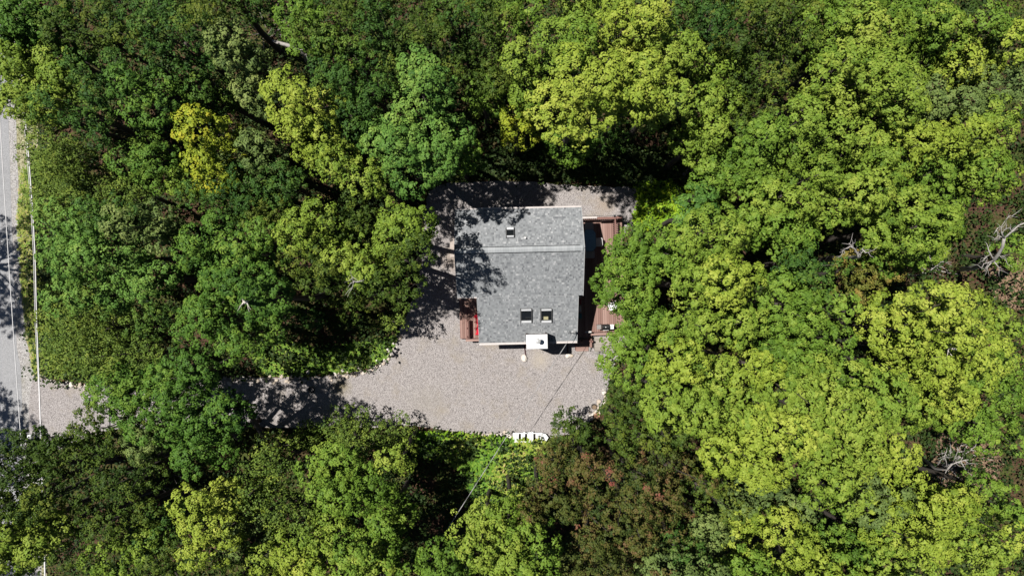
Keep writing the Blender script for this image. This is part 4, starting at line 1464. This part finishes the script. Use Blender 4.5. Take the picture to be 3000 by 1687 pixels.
west = thing('wooden_deck', "small dark red-brown deck in the roof notch west of the house", 'deck', (0, 0, 0), HROT)
WZ = .42
x = -3.42
while x < XC + .2:
    o = link('board', unit_boards[random.randrange(5)], west)
    y0, y1 = -3.2, -.22
    if x < -2.92:
        y1 = -.22
    o.location = (x + .066, (y0 + y1) / 2, WZ - .02)
    o.scale = (.128, y1 - y0, 1)
    x += .14
edge_board(west, -3.06, -3.30, XC + .28, -3.30, .14, WZ + .62, unit_boards[4])
wf = MB()
wf.box((-2.6, -3.22, WZ - .12), (1.7, .05, .18)).box((-3.43, -1.7, WZ - .12), (.05, 3.0, .18))
for yy in (-3.1, -1.7, -.3):
    wf.box((-3.3, yy, .2), (.1, .1, .4))
wf.build('deck_frame', M_RAIL, west)
for (x, y0, y1, w) in ((-2.98, -3.22, -1.95, .07), (-2.88, -3.10, -2.0, .05)):
    MB().box((x, (y0 + y1) / 2, WZ + .62), (w, y1 - y0, .05)).build('rail_cap', M_RAIL, west)
MB().box((-2.83, -2.58, WZ + .36), (.16, 1.15, .05)).build('bench_seat', M_RAIL, west)
for y in (-3.1, -2.55, -2.05):
    MB().box((-2.98, y, WZ + .3), (.09, .09, .6)).build('post', M_RAIL, west)
for k in range(5):
    MB().box((-2.8 + k * .17, -3.30, WZ + .3), (.04, .04, .58)).build('baluster', M_RAIL, west)

sl = MB()
sl.bevel_box((-3.70, 2.72, .07), (.62, 1.25, .14), .02)
slo = sl.build('concrete_step', M_CONC)
slo.rotation_euler = (0, 0, HROT)
tag(slo, "pinkish concrete step against the west wall of the house", 'step')

# ------------------------------------------------------------------ things on the decks
HM = Matrix.Rotation(HROT, 3, 'Z')


def at_house(x, y, z=0.0):
    return HM @ Vector((x, y, z))


def furniture(name, label, cat, x, y, z, turn=0.0, group=None):
    return thing(name, label, cat, at_house(x, y, z), HROT + R(turn) + 1e-9, group)


# oval patio table
t = furniture('patio_table', "oval blue-grey glass patio table in the shade beside the house", 'table', 5.03, 2.93, DZ)
a, b = .395, .70
oct_ = [(-a, -.42), (-a + .03, -.50), (-.24, -b + .03), (-.16, -b), (.16, -b), (.24, -b + .03), (a - .03, -.50), (a, -.42), (a, .42), (a - .03, .50), (.24, b - .03), (.16, b), (-.16, b), (-.24, b - .03), (-a + .03, .50), (-a, .42)]
MB().poly_prism([(x * .96, y * .97) for x, y in oct_], .705, .722).build('table_top', M_TABLE, t)
rim = MB()
pts = [Vector((x, y, .715)) for x, y in oct_]
rim.tube(pts + [pts[0]], .016, 6)
for sx in (-1, 1):
    for sy in (-1, 1):
        rim.tube([(sx * .13, sy * .40, .728), (sx * .29, sy * .52, .728)], .010, 5)
rim.build('table_rim', M_RIM, t)
MB().tube([(0, 0, .70), (0, 0, .735)], .028, 10).build('umbrella_hole', M_DARKMETAL, t)
for sx in (-1, 1):
    for sy in (-1, 1):
        MB().tube([(sx * .26, sy * .46, .70), (sx * .30, sy * .54, 0)], .02, 6).build('leg', M_RIM, t)


def chair(label, x, y, turn, m, group, z=DZ):
    c = furniture('patio_chair', label, 'chair', x, y, z, turn, group)
    for k in range(5):
        MB().box((-.18 + k * .09, 0, .42), (.078, .42, .02)).build('seat_slat', m, c)
    MB().box((0, .23, .66), (.46, .035, .10)).build('back_top', m, c)
    MB().box((0, .215, .53), (.40, .025, .07)).build('back_rail', m, c)
    for s in (-1, 1):
        MB().box((s * .245, .0, .63), (.06, .46, .03)).build('armrest', m, c)
        for yy in (-.2, .2):
            MB().tube([(s * .24, yy, .63), (s * .26, yy * 1.1, 0)], .02, 6).build('leg', m, c)
    return c


chair("grey resin chair at the north end of the patio table", 5.03, 3.82, 0, M_GREYPL, 'chairs at the patio table')
chair("grey resin chair at the south end of the patio table", 5.05, 2.05, 180, M_GREYPL, 'chairs at the patio table')
chair("grey resin chair at the east side of the patio table", 5.62, 2.80, -90, M_GREYPL, 'chairs at the patio table')
chair("white resin chair on the sunny deck at the edge of the crowns", 6.42, -1.28, 200, M_WHITE, None)

# barbecue
g_ = furniture('barbecue_grill', "black barbecue grill with a white side shelf on the sunny deck corner", 'grill', 5.92, -2.62, DZ)
b_ = MB()
prof = [(-.17, .62), (.17, .62), (.17, .86), (.10, .98), (-.06, 1.0), (-.15, .90)]
n0 = len(b_.v)
for x in (-.24, .24):
    for y, z in prof:
        b_.v.append((x, y, z))
k = len(prof)
b_.f += [tuple(range(k))[::-1], tuple(range(k, 2 * k))]
for i in range(k):
    j = (i + 1) % k
    b_.f.append((i, j, k + j, k + i))
b_.t += [.5] * (k + 2)
b_.build('firebox', M_DARKMETAL, g_)
MB().box((-.24, -.19, .84), (.012, .03, .03)).box((0, -.20, .86), (.36, .025, .025)).build('lid_handle', M_STEEL, g_)
MB().tube([(-.02, 0, .995), (-.02, 0, 1.01)], .035, 10).build('thermometer', M_STEEL, g_)
MB().bevel_box((.40, .0, .80), (.24, .30, .03), .01).build('side_shelf', M_WHITE, g_)
MB().bevel_box((-.42, .0, .78), (.28, .28, .03), .01).build('side_shelf', M_DULLGREY, g_)
MB().box((-.40, .16, .80), (.38, .025, .025)).build('tool_rail', M_DARKMETAL, g_)
for sx in (-1, 1):
    for sy in (-1, 1):
        MB().tube([(sx * .21, sy * .14, .62), (sx * .21, sy * .15, 0)], .018, 6).build('leg', M_DARKMETAL, g_)
MB().box((0, 0, .18), (.44, .28, .02)).build('bottom_shelf', M_DARKMETAL, g_)


# the row of bins against the wall in the shaded notch
def bin_(name, label, x, y, m, lid, w=.36, d=.30, h=.45, grp=None):
    c = furniture(name, label, 'bin', x, y, DZ, 0, grp)
    MB().bevel_box((0, 0, h / 2), (w, d, h), .02).build('bin_body', m, c)
    MB().bevel_box((0, 0, h + .02), (w + .03, d + .03, .04), .015).build('bin_lid', lid, c)
    return c


bin_('storage_bin', "dark red storage bin in the shaded roof notch on the deck", 4.20, -.98, M_REDPL, M_REDPL, .42)
bin_('storage_bin', "teal storage bin, southernmost in the shaded roof notch", 4.22, -1.90, M_TEAL, M_TEAL, .42, .30)
sq = furniture('planter_box', "grey square planter between the red and the teal bin", 'planter', 4.20, -1.43, DZ)
MB().bevel_box((0, 0, .24), (.46, .42, .48), .02).build('planter_body', M_GREYPL, sq)
for (s, z) in ((.36, .485), (.18, .50)):
    r_ = MB()
    for k in (-1, 1):
        r_.box((0, k * s * .45, z), (s, .03, .02)).box((k * s * .48, 0, z), (.03, s * .9 - .032, .02))
    r_.build('planter_rim', M_TRIM, sq)
MB().box((0, 0, .488), (.2, .18, .01)).build('planter_soil', M_DARKMETAL, sq)
lb = furniture('bench', "low dark bench across the north end of the roof notch", 'bench', 4.20, -.66, DZ)
MB().box((0, 0, .40), (.44, .12, .04)).build('seat', M_GREYPL, lb)
for s in (-1, 1):
    MB().box((s * .19, 0, .19), (.04, .11, .38)).build('leg', M_GREYPL, lb)

# crumpled red tarp on the west deck
g = np.random.default_rng(21)
nx, ny = 10, 30
tv, tf = [], []
top, low = [], []
for j in range(ny):
    v = j / (ny - 1)
    for i in range(nx):
        u = i / (nx - 1)
        half = .26 + .05 * math.sin(v * 9) + .05 * math.sin(v * 23 + 1)
        xx = XC - .08 + (u - .5) * 2 * half + .03 * math.sin(v * 6)
        yy = -3.02 + v * 1.42
        zz = WZ + .08 + .40 * (1 - (2 * u - 1) ** 4) * (.75 + .2 * math.sin(v * 7 + 1)) + abs(g.normal(0, .045))
        if i in (0, nx - 1) or j in (0, ny - 1):
            zz = WZ + .03
        tv.append((xx, yy, zz))
for j in range(ny - 1):
    for i in range(nx - 1):
        q = j * nx + i
        tf.append((q, q + 1, q + nx + 1, q + nx))
me = bpy.data.meshes.new('red_tarp')
me.from_pydata(tv, [], tf)
me.materials.append(M_TARP)
tp = link('red_tarp', me)
tp.rotation_euler = (0, 0, HROT)
tag(tp, "crumpled shiny red tarp lying on the small west deck against the wall", 'tarp')

# ------------------------------------------------------------------ stones
def stone_mesh(seed, mat):
    import bmesh
    bm = bmesh.new()
    bmesh.ops.create_icosphere(bm, subdivisions=2, radius=0.5)
    gr = random.Random(seed)
    dirs = [Vector((gr.uniform(-1, 1), gr.uniform(-1, 1), gr.uniform(-1, 1))).normalized() for _ in range(7)]
    cuts = [gr.uniform(.32, .46) for _ in dirs]
    for v in bm.verts:
        for d, c in zip(dirs, cuts):
            k = v.co.dot(d)
            if k > c:
                v.co -= d * (k - c)
        v.co.z *= .75
    me = bpy.data.meshes.new('stone')
    bm.to_mesh(me)
    bm.free()
    me.materials.append(mat)
    return me


ST_P = [stone_mesh(k, M_STONE) for k in range(5)]
ST_W = [stone_mesh(k + 20, M_STONEW) for k in range(4)]
ST_G = [stone_mesh(k + 40, M_STONEG) for k in range(4)]


def put_stone(parent, base, x, y, s, meshes, z=0.03, name='stone'):
    o = link(name, random.choice(meshes), parent)
    o.location = (x - base[0], y - base[1], z + s * .22)
    o.rotation_euler = (random.uniform(-.3, .3), random.uniform(-.3, .3), random.uniform(0, 6.28))
    o.scale = (s * random.uniform(.8, 1.35), s * random.uniform(.75, 1.1), s * random.uniform(.75, 1.05))
    return o


def stone_row(label, px_pts, s=.26, wide=.16, density=1.0, white=.35):
    pts = smooth_line(px_pts, 10)
    w = [P(x, y) for x, y in pts]
    base = w[len(w) // 2].copy()
    base.z = 0
    root = thing('stone_edging', label, 'stone edging', base)
    acc = 0.0
    for a, b in zip(w[:-1], w[1:]):
        d = (b - a).length
        acc += d * density
        while acc > s * .62:
            acc -= s * .62
            t = random.random()
            p = a.lerp(b, t)
            q = (b - a).normalized()
            nrm = Vector((-q.y, q.x, 0))
            p = p + nrm * random.gauss(0, wide)
            put_stone(root, base, p.x, p.y, s * random.uniform(.55, 1.3), ST_W if random.random() < white else ST_P)
    return root


random.seed(5)
stone_row("curved pale stone edging around the grass bank at the yard's north-west", [(962, 1102), (1000, 1100), (1040, 1093), (1085, 1082), (1115, 1064), (1140, 1035), (1153, 1008), (1163, 984)], .25, .15, 1.25)
stone_row("shaded pale stone edging along the north bank of the driveway", [(655, 1112), (700, 1108), (745, 1109), (800, 1112), (870, 1112), (940, 1108)], .28, .17, .9)
stone_row("straight pale stone edging at the yard's south side left of the white slatted frame", [(1325, 1260), (1345, 1268), (1390, 1273), (1430, 1276), (1462, 1277)], .24, .11, 1.2)
stone_row("heap of white stones at the left end of the white slatted frame", [(1466, 1278), (1480, 1274), (1500, 1276)], .34, .17, 2.0, .9)
stone_row("pale stone edging at the south-east corner of the yard by the stump", [(1728, 1222), (1738, 1210), (1752, 1196), (1762, 1180), (1772, 1160), (1776, 1140)], .26, .13, 1.2)
stone_row("pale stones at the north corner of the driveway mouth", [(118, 1106), (135, 1104), (150, 1114), (180, 1120), (230, 1130), (285, 1122)], .30, .12, .9, .7)

for (px, py, s, m, lab) in ((1535, 1048, .46, ST_W, "white splash stone under the downspout west of the chimney"), (1664, 1040, .36, ST_W, "white splash stone under the downspout east of the chimney"),
                            (1674, 1042, .26, ST_P, "tan stone beside the downspout east of the chimney"), (1772, 1140, .30, ST_G, "brown stone at the east edge of the yard above the stone edging"),
                            (1738, 1216, .32, ST_W, "white stone just below the stump in the yard corner"),
                            (1508, 1258, .18, ST_G, "small dark stone on the gravel by the white slatted frame")):
    p = P(px, py)
    o = link('stone', random.choice(m))
    o.location = (p.x, p.y, .03 + s * .2)
    o.scale = (s * 1.2, s * .9, s * .8)
    o.rotation_euler = (0, 0, random.uniform(0, 6))
    tag(o, lab, 'stone')
o = link('boulder', ST_P[1])
pp = P(1746, 1216)
o.location = (pp.x, pp.y, .1)
o.scale = (.55, .5, .4)
o.data = o.data.copy()
o.data.materials[0] = simple('rusty_stone', (0.42, 0.24, 0.15), (0.30, 0.16, 0.10), .9, 5)
tag(o, "rusty brown stone at the tip of the south-east stone edging", 'stone')
# squared grey blocks in front of the platform
for k, (x, y, sx, sy, lab) in enumerate(((5.02, -3.95, .17, .62, "narrow grey stone block standing between the stairs and the grey platform"),
                                         (5.50, -4.33, .42, .26, "grey stone block at the left front corner of the grey platform"),
                                         (5.95, -4.33, .48, .24, "middle grey stone block along the front of the grey platform"),
                                         (6.45, -4.33, .48, .24, "right grey stone block along the front of the grey platform"))):
    o = link('stone_block', ST_G[k])
    p = at_house(x, y)
    o.location = (p.x, p.y, .12)
    o.scale = (sx * 1.15, sy * 1.15, .38)
    o.rotation_euler = (0, 0, HROT)
    tag(o, lab, 'stone block')

p = P(1740, 1190)
stp = thing('tree_stump', "brown sawn stump standing on the gravel in the yard's south-east corner", 'stump', (p.x, p.y, 0))
MB().tube([(p.x, p.y, 0), (p.x, p.y, .14), (p.x, p.y, .30)], [.19, .165, .155], 14).build('trunk_section', M_BARK, stp)
MB().tube([(p.x, p.y, .30), (p.x, p.y, .31)], [.145, .14], 14).build('cut_face', M_STUMP, stp)

# white slatted frame on the stones at the south edge
p = P(1550, 1277)
wf = thing('slatted_frame', "white slatted wooden frame with a pointed right end lying at the yard's south edge", 'wooden frame', (p.x, p.y, 0))
px0, px1 = -1.08, .86


def top_edge(x):
    return .20 + .07 * math.exp(-((x + .15) / .42) ** 4)


MB().box((p.x - .09, p.y - .30, .34), (1.90, .06, .06)).build('frame_rail', M_PICKET, wf)
MB().box((p.x - .09, p.y + .27, .34), (1.90, .06, .06)).build('frame_rail', M_PICKET, wf)
k = 0
x = px0 + .06
while x < px1:
    dy = .05 if 5 <= k <= 9 else 0.0
    if k not in (3, 6, 10):
        MB().bevel_box((p.x + x, p.y + dy / 2, .33 + random.uniform(-.02, .02)), (.120, .60 + dy, .05), .008, Matrix.Rotation(random.uniform(-.05, .05), 3, 'Z')).build('slat', M_PICKET, wf)
    x += .137
    k += 1
MB().poly_prism([(p.x + .87, p.y - .33), (p.x + 1.08, p.y - .31), (p.x + 1.26, p.y - .02), (p.x + 1.08, p.y + .22), (p.x + .87, p.y + .27)], .28, .37).build('pointed_end', M_PICKET, wf)
for x in (-1.0, .1, .9):
    MB().box((p.x + x, p.y - .1, .13), (.09, .4, .26)).build('foot', M_PICKET, wf)

# grey pump-like thing just under the frame
p = P(1546, 1298)
ga = thing('garden_ornament', "small white and grey garden ornament in the ferns below the slatted frame", 'ornament', (p.x, p.y, 0))
MB().tube([(p.x, p.y, 0), (p.x, p.y, .25), (p.x + .02, p.y, .35)], [.16, .13, .06], 10).build('ornament_body', M_CONC, ga)
MB().tube([(p.x - .12, p.y + .12, .3), (p.x - .05, p.y - .02, .42), (p.x - .12, p.y - .18, .3)], .025, 6).build('ornament_handle', M_WHITE, ga)

# plank ramp in the shade north-east of the house
p = P(2033, 490)
rp = thing('plank_ramp', "brown weathered plank ramp lying in deep shade north-east of the gravel", 'ramp', (p.x, p.y, 0), R(49) + 1e-9)
for k in range(4):
    MB().bevel_box((0, -.24 + k * .16, .30), (1.9, .15, .045), .006, Matrix.Rotation(-.08, 3, 'Y')).build('plank', M_PLANK, rp)
for x in (-.75, .7):
    MB().box((x, 0, .13 + x * .08), (.1, .62, .2)).build('sleeper', M_PLANK, rp)

# old tyre in the driveway shade
p = P(915, 1141)
ty = thing('old_tyre', "old black tyre lying in the driveway shade near the grass bank", 'tyre', (p.x, p.y, 0.03))
pts = [Vector((p.x + .20 * math.cos(k * math.pi / 10), p.y + .20 * math.sin(k * math.pi / 10), .12)) for k in range(21)]
MB().tube(pts, .075, 8, cap=False).build('tyre_ring', M_BLACKRUB, ty, smooth=True)
MB().tube([Vector((p.x + .255 * math.cos(k * math.pi / 10), p.y + .255 * math.sin(k * math.pi / 10), .175)) for k in range(21)], .014, 5, cap=False).build('tyre_sidewall', M_GREYPL, ty)

# ------------------------------------------------------------------ wires
def sag(a, b, s, k=14):
    a, b = Vector(a), Vector(b)
    out = []
    for i in range(k + 1):
        t = i / k
        p = a.lerp(b, t)
        p.z -= s * 4 * t * (1 - t)
        out.append(p)
    return out


WEND = P(1212, 1705, 3.6)
wr = thing('service_wire', "twisted grey power cable running from the roof mast south-west over the yard", 'cable', (MAST.x, MAST.y, MAST.z))
pa = sag(MAST, WEND, 0.25, 50)
MB().tube(pa, .008, 6).build('messenger_wire', M_WIRE, wr)
for ph in (0, 3.14):
    q = []
    for i, c in enumerate(pa):
        q.append(c + Vector((math.cos(i * .9 + ph) * .018, math.sin(i * .9 + ph) * .008, math.sin(i * .9 + ph) * .018)))
    MB().tube(q, .0075, 5).build('twisted_conductor', M_WIRE, wr)


def road_cable(label, pts, r, mat, grp=None):
    w = [P(x, y, h) for x, y, h in pts]
    o = thing('overhead_cable', label, 'cable', w[0], 0, grp)
    MB().tube([Vector(q) for q in w], r, 6).build('cable_line', mat, o)


def line_px(x0, y0, x1, y1, h0, h1, bow, k=16):
    out = []
    for i in range(k + 1):
        t = i / k
        out.append((x0 + (x1 - x0) * t + bow * 4 * t * (1 - t), y0 + (y1 - y0) * t, h0 + (h1 - h0) * t))
    return out


road_cable("thin pale overhead wire above the road's east edge", line_px(-12, 150, 92, 1700, 7.5, 7.5, -4), .02, M_CABLE)
CAB = [(60, 150), (66, 270), (82, 430), (95, 600), (103, 745), (108, 950), (116, 1150), (120, 1268), (127, 1500), (134, 1750)]
road_cable("thick pale overhead cable hanging above the verge and the driveway mouth", [(x, y, 4.2) for x, y in CAB], .034, M_CABLE)
road_cable("thin wire running close along the thick pale roadside cable", [(x - 5 + 3 * (y > 1000), y, 4.2) for x, y in CAB], .014, M_CABLE)
p = P(119, 1268)
up = thing('marker_post', "short white marker post at the south corner of the driveway mouth", 'post', (p.x, p.y, 0))
MB().bevel_box((p.x, p.y, .5), (.14, .14, 1.0), .02).build('post_shaft', M_PICKET, up)
MB().bevel_box((p.x, p.y, 1.06), (.26, .26, .12), .04).build('post_cap', M_WHITE, up)

# ------------------------------------------------------------------ dead wood
def dead_tree(name, label, trunk_px, limbs_px, r0, mat=None, group=None, cat='dead tree', base_h=0.0):
    """trunk_px: (px, py, h, radius) up the trunk; limbs_px: further such lines."""
    p0 = P(trunk_px[0][0], trunk_px[0][1], trunk_px[0][2])
    o = thing(name, label, cat, (p0.x, p0.y, 0))
    m = mat or M_PALEBARK
    MB().tube([P(a, b, c) for a, b, c, d in trunk_px], [d for *_, d in trunk_px], 8).build('trunk', m, o, smooth=True)
    for l in limbs_px:
        ps = [P(a, b, c) for a, b, c, d in l]
        lm = MB().tube(ps, [d * .85 for *_, d in l], 6).build('limb', m, o, smooth=True)
        for i in range(1, len(ps)):
            for _ in range(2):
                d = (ps[i] - ps[i - 1]).normalized()
                a0 = ps[i - 1].lerp(ps[i], random.uniform(.3, 1))
                sd = Vector((random.uniform(-1, 1), random.uniform(-1, 1), random.uniform(-.2, .5)))
                ln = random.uniform(.25, .6)
                e1 = a0 + (d * .6 + sd).normalized() * ln * .5
                e2 = e1 + (d * .9 + sd * .6 + Vector((random.uniform(-.5, .5), random.uniform(-.5, .5), 0))).normalized() * ln * .5
                MB().tube([a0, e1, e2], [.014, .010, .005], 4).build('twig', m, lm)
    return o


dead_tree('dead_tree', "white leafless dead tree forking over the dark gap at the right edge",
          [(2800, 790, 0, .17), (2850, 785, 3, .14), (2890, 775, 6, .115), (2911, 762, 8.5, .095), (2925, 745, 9, .085), (2937, 722, 9.5, .075), (2942, 698, 10, .07)],
          [[(2942, 698, 10, .06), (2962, 680, 10.2, .05), (2985, 660, 10.5, .045), (3010, 650, 10.7, .03)],
           [(2942, 698, 10, .055), (2934, 682, 10.3, .04), (2933, 664, 10.5, .03), (2946, 645, 10.8, .022), (2958, 632, 11, .016), (2975, 636, 11, .01)],
           [(2911, 762, 8.5, .06), (2902, 745, 8.8, .045), (2896, 732, 9, .03), (2892, 715, 9, .02)],
           [(2911, 762, 8.5, .05), (2895, 770, 8.6, .03), (2882, 772, 8.6, .02), (2876, 788, 8.5, .012)],
           [(2905, 768, 8.2, .05), (2895, 780, 8.2, .03), (2885, 797, 8, .015)],
           [(2911, 765, 8.3, .04), (2925, 782, 8.2, .025), (2930, 795, 8, .012)],
           [(2942, 698, 10, .03), (2925, 690, 10, .02), (2912, 702, 10, .01)],
           [(2962, 680, 10.2, .03), (2958, 668, 10.4, .02), (2944, 670, 10.5, .01)],
           [(2933, 664, 10.5, .02), (2922, 668, 10.5, .012), (2914, 680, 10.5, .008)],
           [(2902, 745, 8.8, .02), (2890, 752, 8.8, .012), (2884, 760, 8.7, .008)],
           [(2925, 745, 9, .02), (2934, 755, 9, .014), (2948, 760, 9, .008)]], .17)
dead_tree('dead_tree', "crooked bare white limbs sticking up through the canopy left of the browned tree",
          [(2400, 765, 0, .15), (2460, 755, 6, .12), (2500, 755, 10.5, .10), (2516, 752, 12.2, .085), (2518, 740, 12.6, .08)],
          [[(2516, 752, 12.2, .07), (2510, 740, 12.5, .055), (2503, 728, 12.8, .04), (2490, 722, 13, .03), (2478, 728, 13, .02), (2462, 740, 13, .012)],
           [(2518, 740, 12.6, .07), (2526, 730, 12.9, .05), (2535, 740, 13, .035), (2546, 738, 13, .02)],
           [(2503, 728, 12.8, .035), (2492, 718, 13, .02), (2487, 712, 13, .012)]], .15)
dead_tree('dead_tree', "bleached leafless treetop in the brown brush clearing at lower right",
          [(2690, 1330, 0, .10), (2740, 1372, 3.5, .085), (2774, 1375, 5, .065), (2790, 1358, 5.4, .05), (2815, 1350, 5.8, .03), (2838, 1346, 6, .012)],
          [[(2774, 1375, 5, .04), (2772, 1350, 5.6, .028), (2766, 1335, 6, .015), (2775, 1320, 6, .008)],
           [(2790, 1358, 5.4, .03), (2800, 1335, 6, .02), (2810, 1312, 6.3, .013), (2822, 1295, 6.5, .008)],
           [(2790, 1358, 5.4, .03), (2802, 1352, 5.8, .02), (2822, 1360, 5.8, .012), (2845, 1356, 6, .008)],
           [(2774, 1375, 5, .03), (2764, 1398, 5, .018), (2758, 1410, 5, .01)],
           [(2740, 1372, 3.5, .03), (2752, 1350, 4.5, .02), (2764, 1340, 5, .01)]], .1)
dead_tree('dead_tree', "grey bare twiggy dead tree at the bottom right of the reddening trees",
          [(2150, 1600, 0, .10), (2215, 1625, 4.5, .07), (2260, 1640, 6.5, .05), (2272, 1650, 7, .03)],
          [[(2260, 1640, 6.5, .035), (2255, 1615, 7, .022), (2250, 1590, 7.4, .012)], [(2260, 1640, 6.5, .03), (2235, 1650, 6.8, .018), (2205, 1655, 7, .01)],
           [(2215, 1625, 4.5, .03), (2225, 1642, 6, .02), (2205, 1635, 6.6, .012)], [(2260, 1640, 6.5, .03), (2285, 1632, 6.8, .018), (2290, 1615, 7, .01)],
           [(2240, 1634, 5.6, .03), (2240, 1660, 6.2, .018), (2215, 1672, 6.6, .01)]], .1, M_TWIG)
dead_tree('broken_trunk', "pale broken trunk leaning across the dark gap at upper left",
          [(930, 250, 0, .15), (893, 163, 8.5, .10), (876, 148, 8.8, .10), (858, 138, 9, .11), (838, 132, 9, .10), (815, 126, 9.1, .09), (797, 120, 9.2, .05)],
          [[(858, 138, 9, .06), (866, 132, 9.2, .05), (873, 124, 9.4, .03)], [(876, 148, 8.8, .05), (886, 146, 9, .03), (896, 140, 9, .015)],
           [(893, 163, 8.5, .05), (900, 158, 8.8, .03), (908, 160, 8.8, .015)]], .15, None, None, 'dead trunk')
dead_tree('dead_tree', "forked bleached branch poking from the tree left of the house",
          [(1050, 800, 0, .10), (1040, 822, 7, .08), (1037, 826, 10.6, .06), (1036, 822, 12.4, .045)],
          [[(1036, 822, 12.4, .04), (1034, 814, 12.7, .03), (1030, 808, 12.9, .015)], [(1036, 822, 12.4, .035), (1044, 826, 12.6, .02), (1049, 826, 12.7, .012)],
           [(1036, 822, 12.4, .03), (1035, 832, 12.4, .02), (1032, 845, 12.3, .012)]], .1)
dead_tree('broken_trunk', "white broken stub poking out of the green canopy west of the yard",
          [(770, 880, 0, .14), (735, 885, 8, .12), (718, 884, 12.9, .11), (717, 882, 13.3, .09)],
          [[(717, 884, 12.9, .05), (711, 888, 13.2, .04), (709, 892, 13.2, .02)], [(717, 884, 12.9, .05), (723, 887, 13.2, .04), (727, 893, 13.2, .02)]], .14, M_STONEW, None, 'dead trunk')
dead_tree('dead_tree', "short white dead branch inside the golden round tree's dark hole",
          [(2700, 1000, 0, .12), (2760, 1012, 8, .09), (2776, 1016, 12.8, .08), (2790, 1020, 13.6, .07), (2800, 1023, 13.9, .05)],
          [[(2784, 1018, 13.3, .05), (2786, 1008, 13.9, .03)], [(2780, 1018, 13.2, .05), (2778, 1028, 13.6, .03)]], .1, M_STONEW)
# heap of grey branches between the lower yellow tree and the driveway trees
random.seed(17)


def brush(label, cx, cy, n, spread, h, mat=M_TWIG, group=None):
    c = P(cx, cy, 0)
    o = thing('brush_heap', label, 'brush', (c.x, c.y, 0))
    for k in range(n):
        a = random.uniform(0, 6.28)
        r = random.uniform(0, .5) * spread
        q = Vector((c.x + r * math.cos(a), c.y + r * math.sin(a), random.uniform(.1, h * .5)))
        d = random.uniform(0, 6.28)
        l = random.uniform(.5, 1.0) * spread
        e = q + Vector((math.cos(d) * l, math.sin(d) * l, random.uniform(.1, h)))
        m_ = q.lerp(e, .5) + Vector((random.uniform(-.2, .2), random.uniform(-.2, .2), .15))
        MB().tube([q, m_, e], [.035, .025, .008], 5).build('branch', mat, o)


brush("heap of bleached branches on the brown litter of the lower right clearing", 2790, 1330, 22, 1.8, 1.2, M_PALEBARK)
brush("grey brush lying in the dark litter gap at lower left", 560, 1440, 18, 2.0, 1.2)
brush("dark brush lying in the litter gap at the top edge", 790, 110, 16, 2.0, 1.0)
brush("grey brush under the twiggy scrub beside the verge", 420, 640, 12, 1.6, 1.0)
brush("grey brush in the hollow of the left woods", 670, 770, 14, 1.5, 1.5)
brush("grey brush at the right edge under the white dead tree", 2700, 800, 14, 2.0, 0.8, M_PALEBARK)
print("leaves", N_LEAF[0])
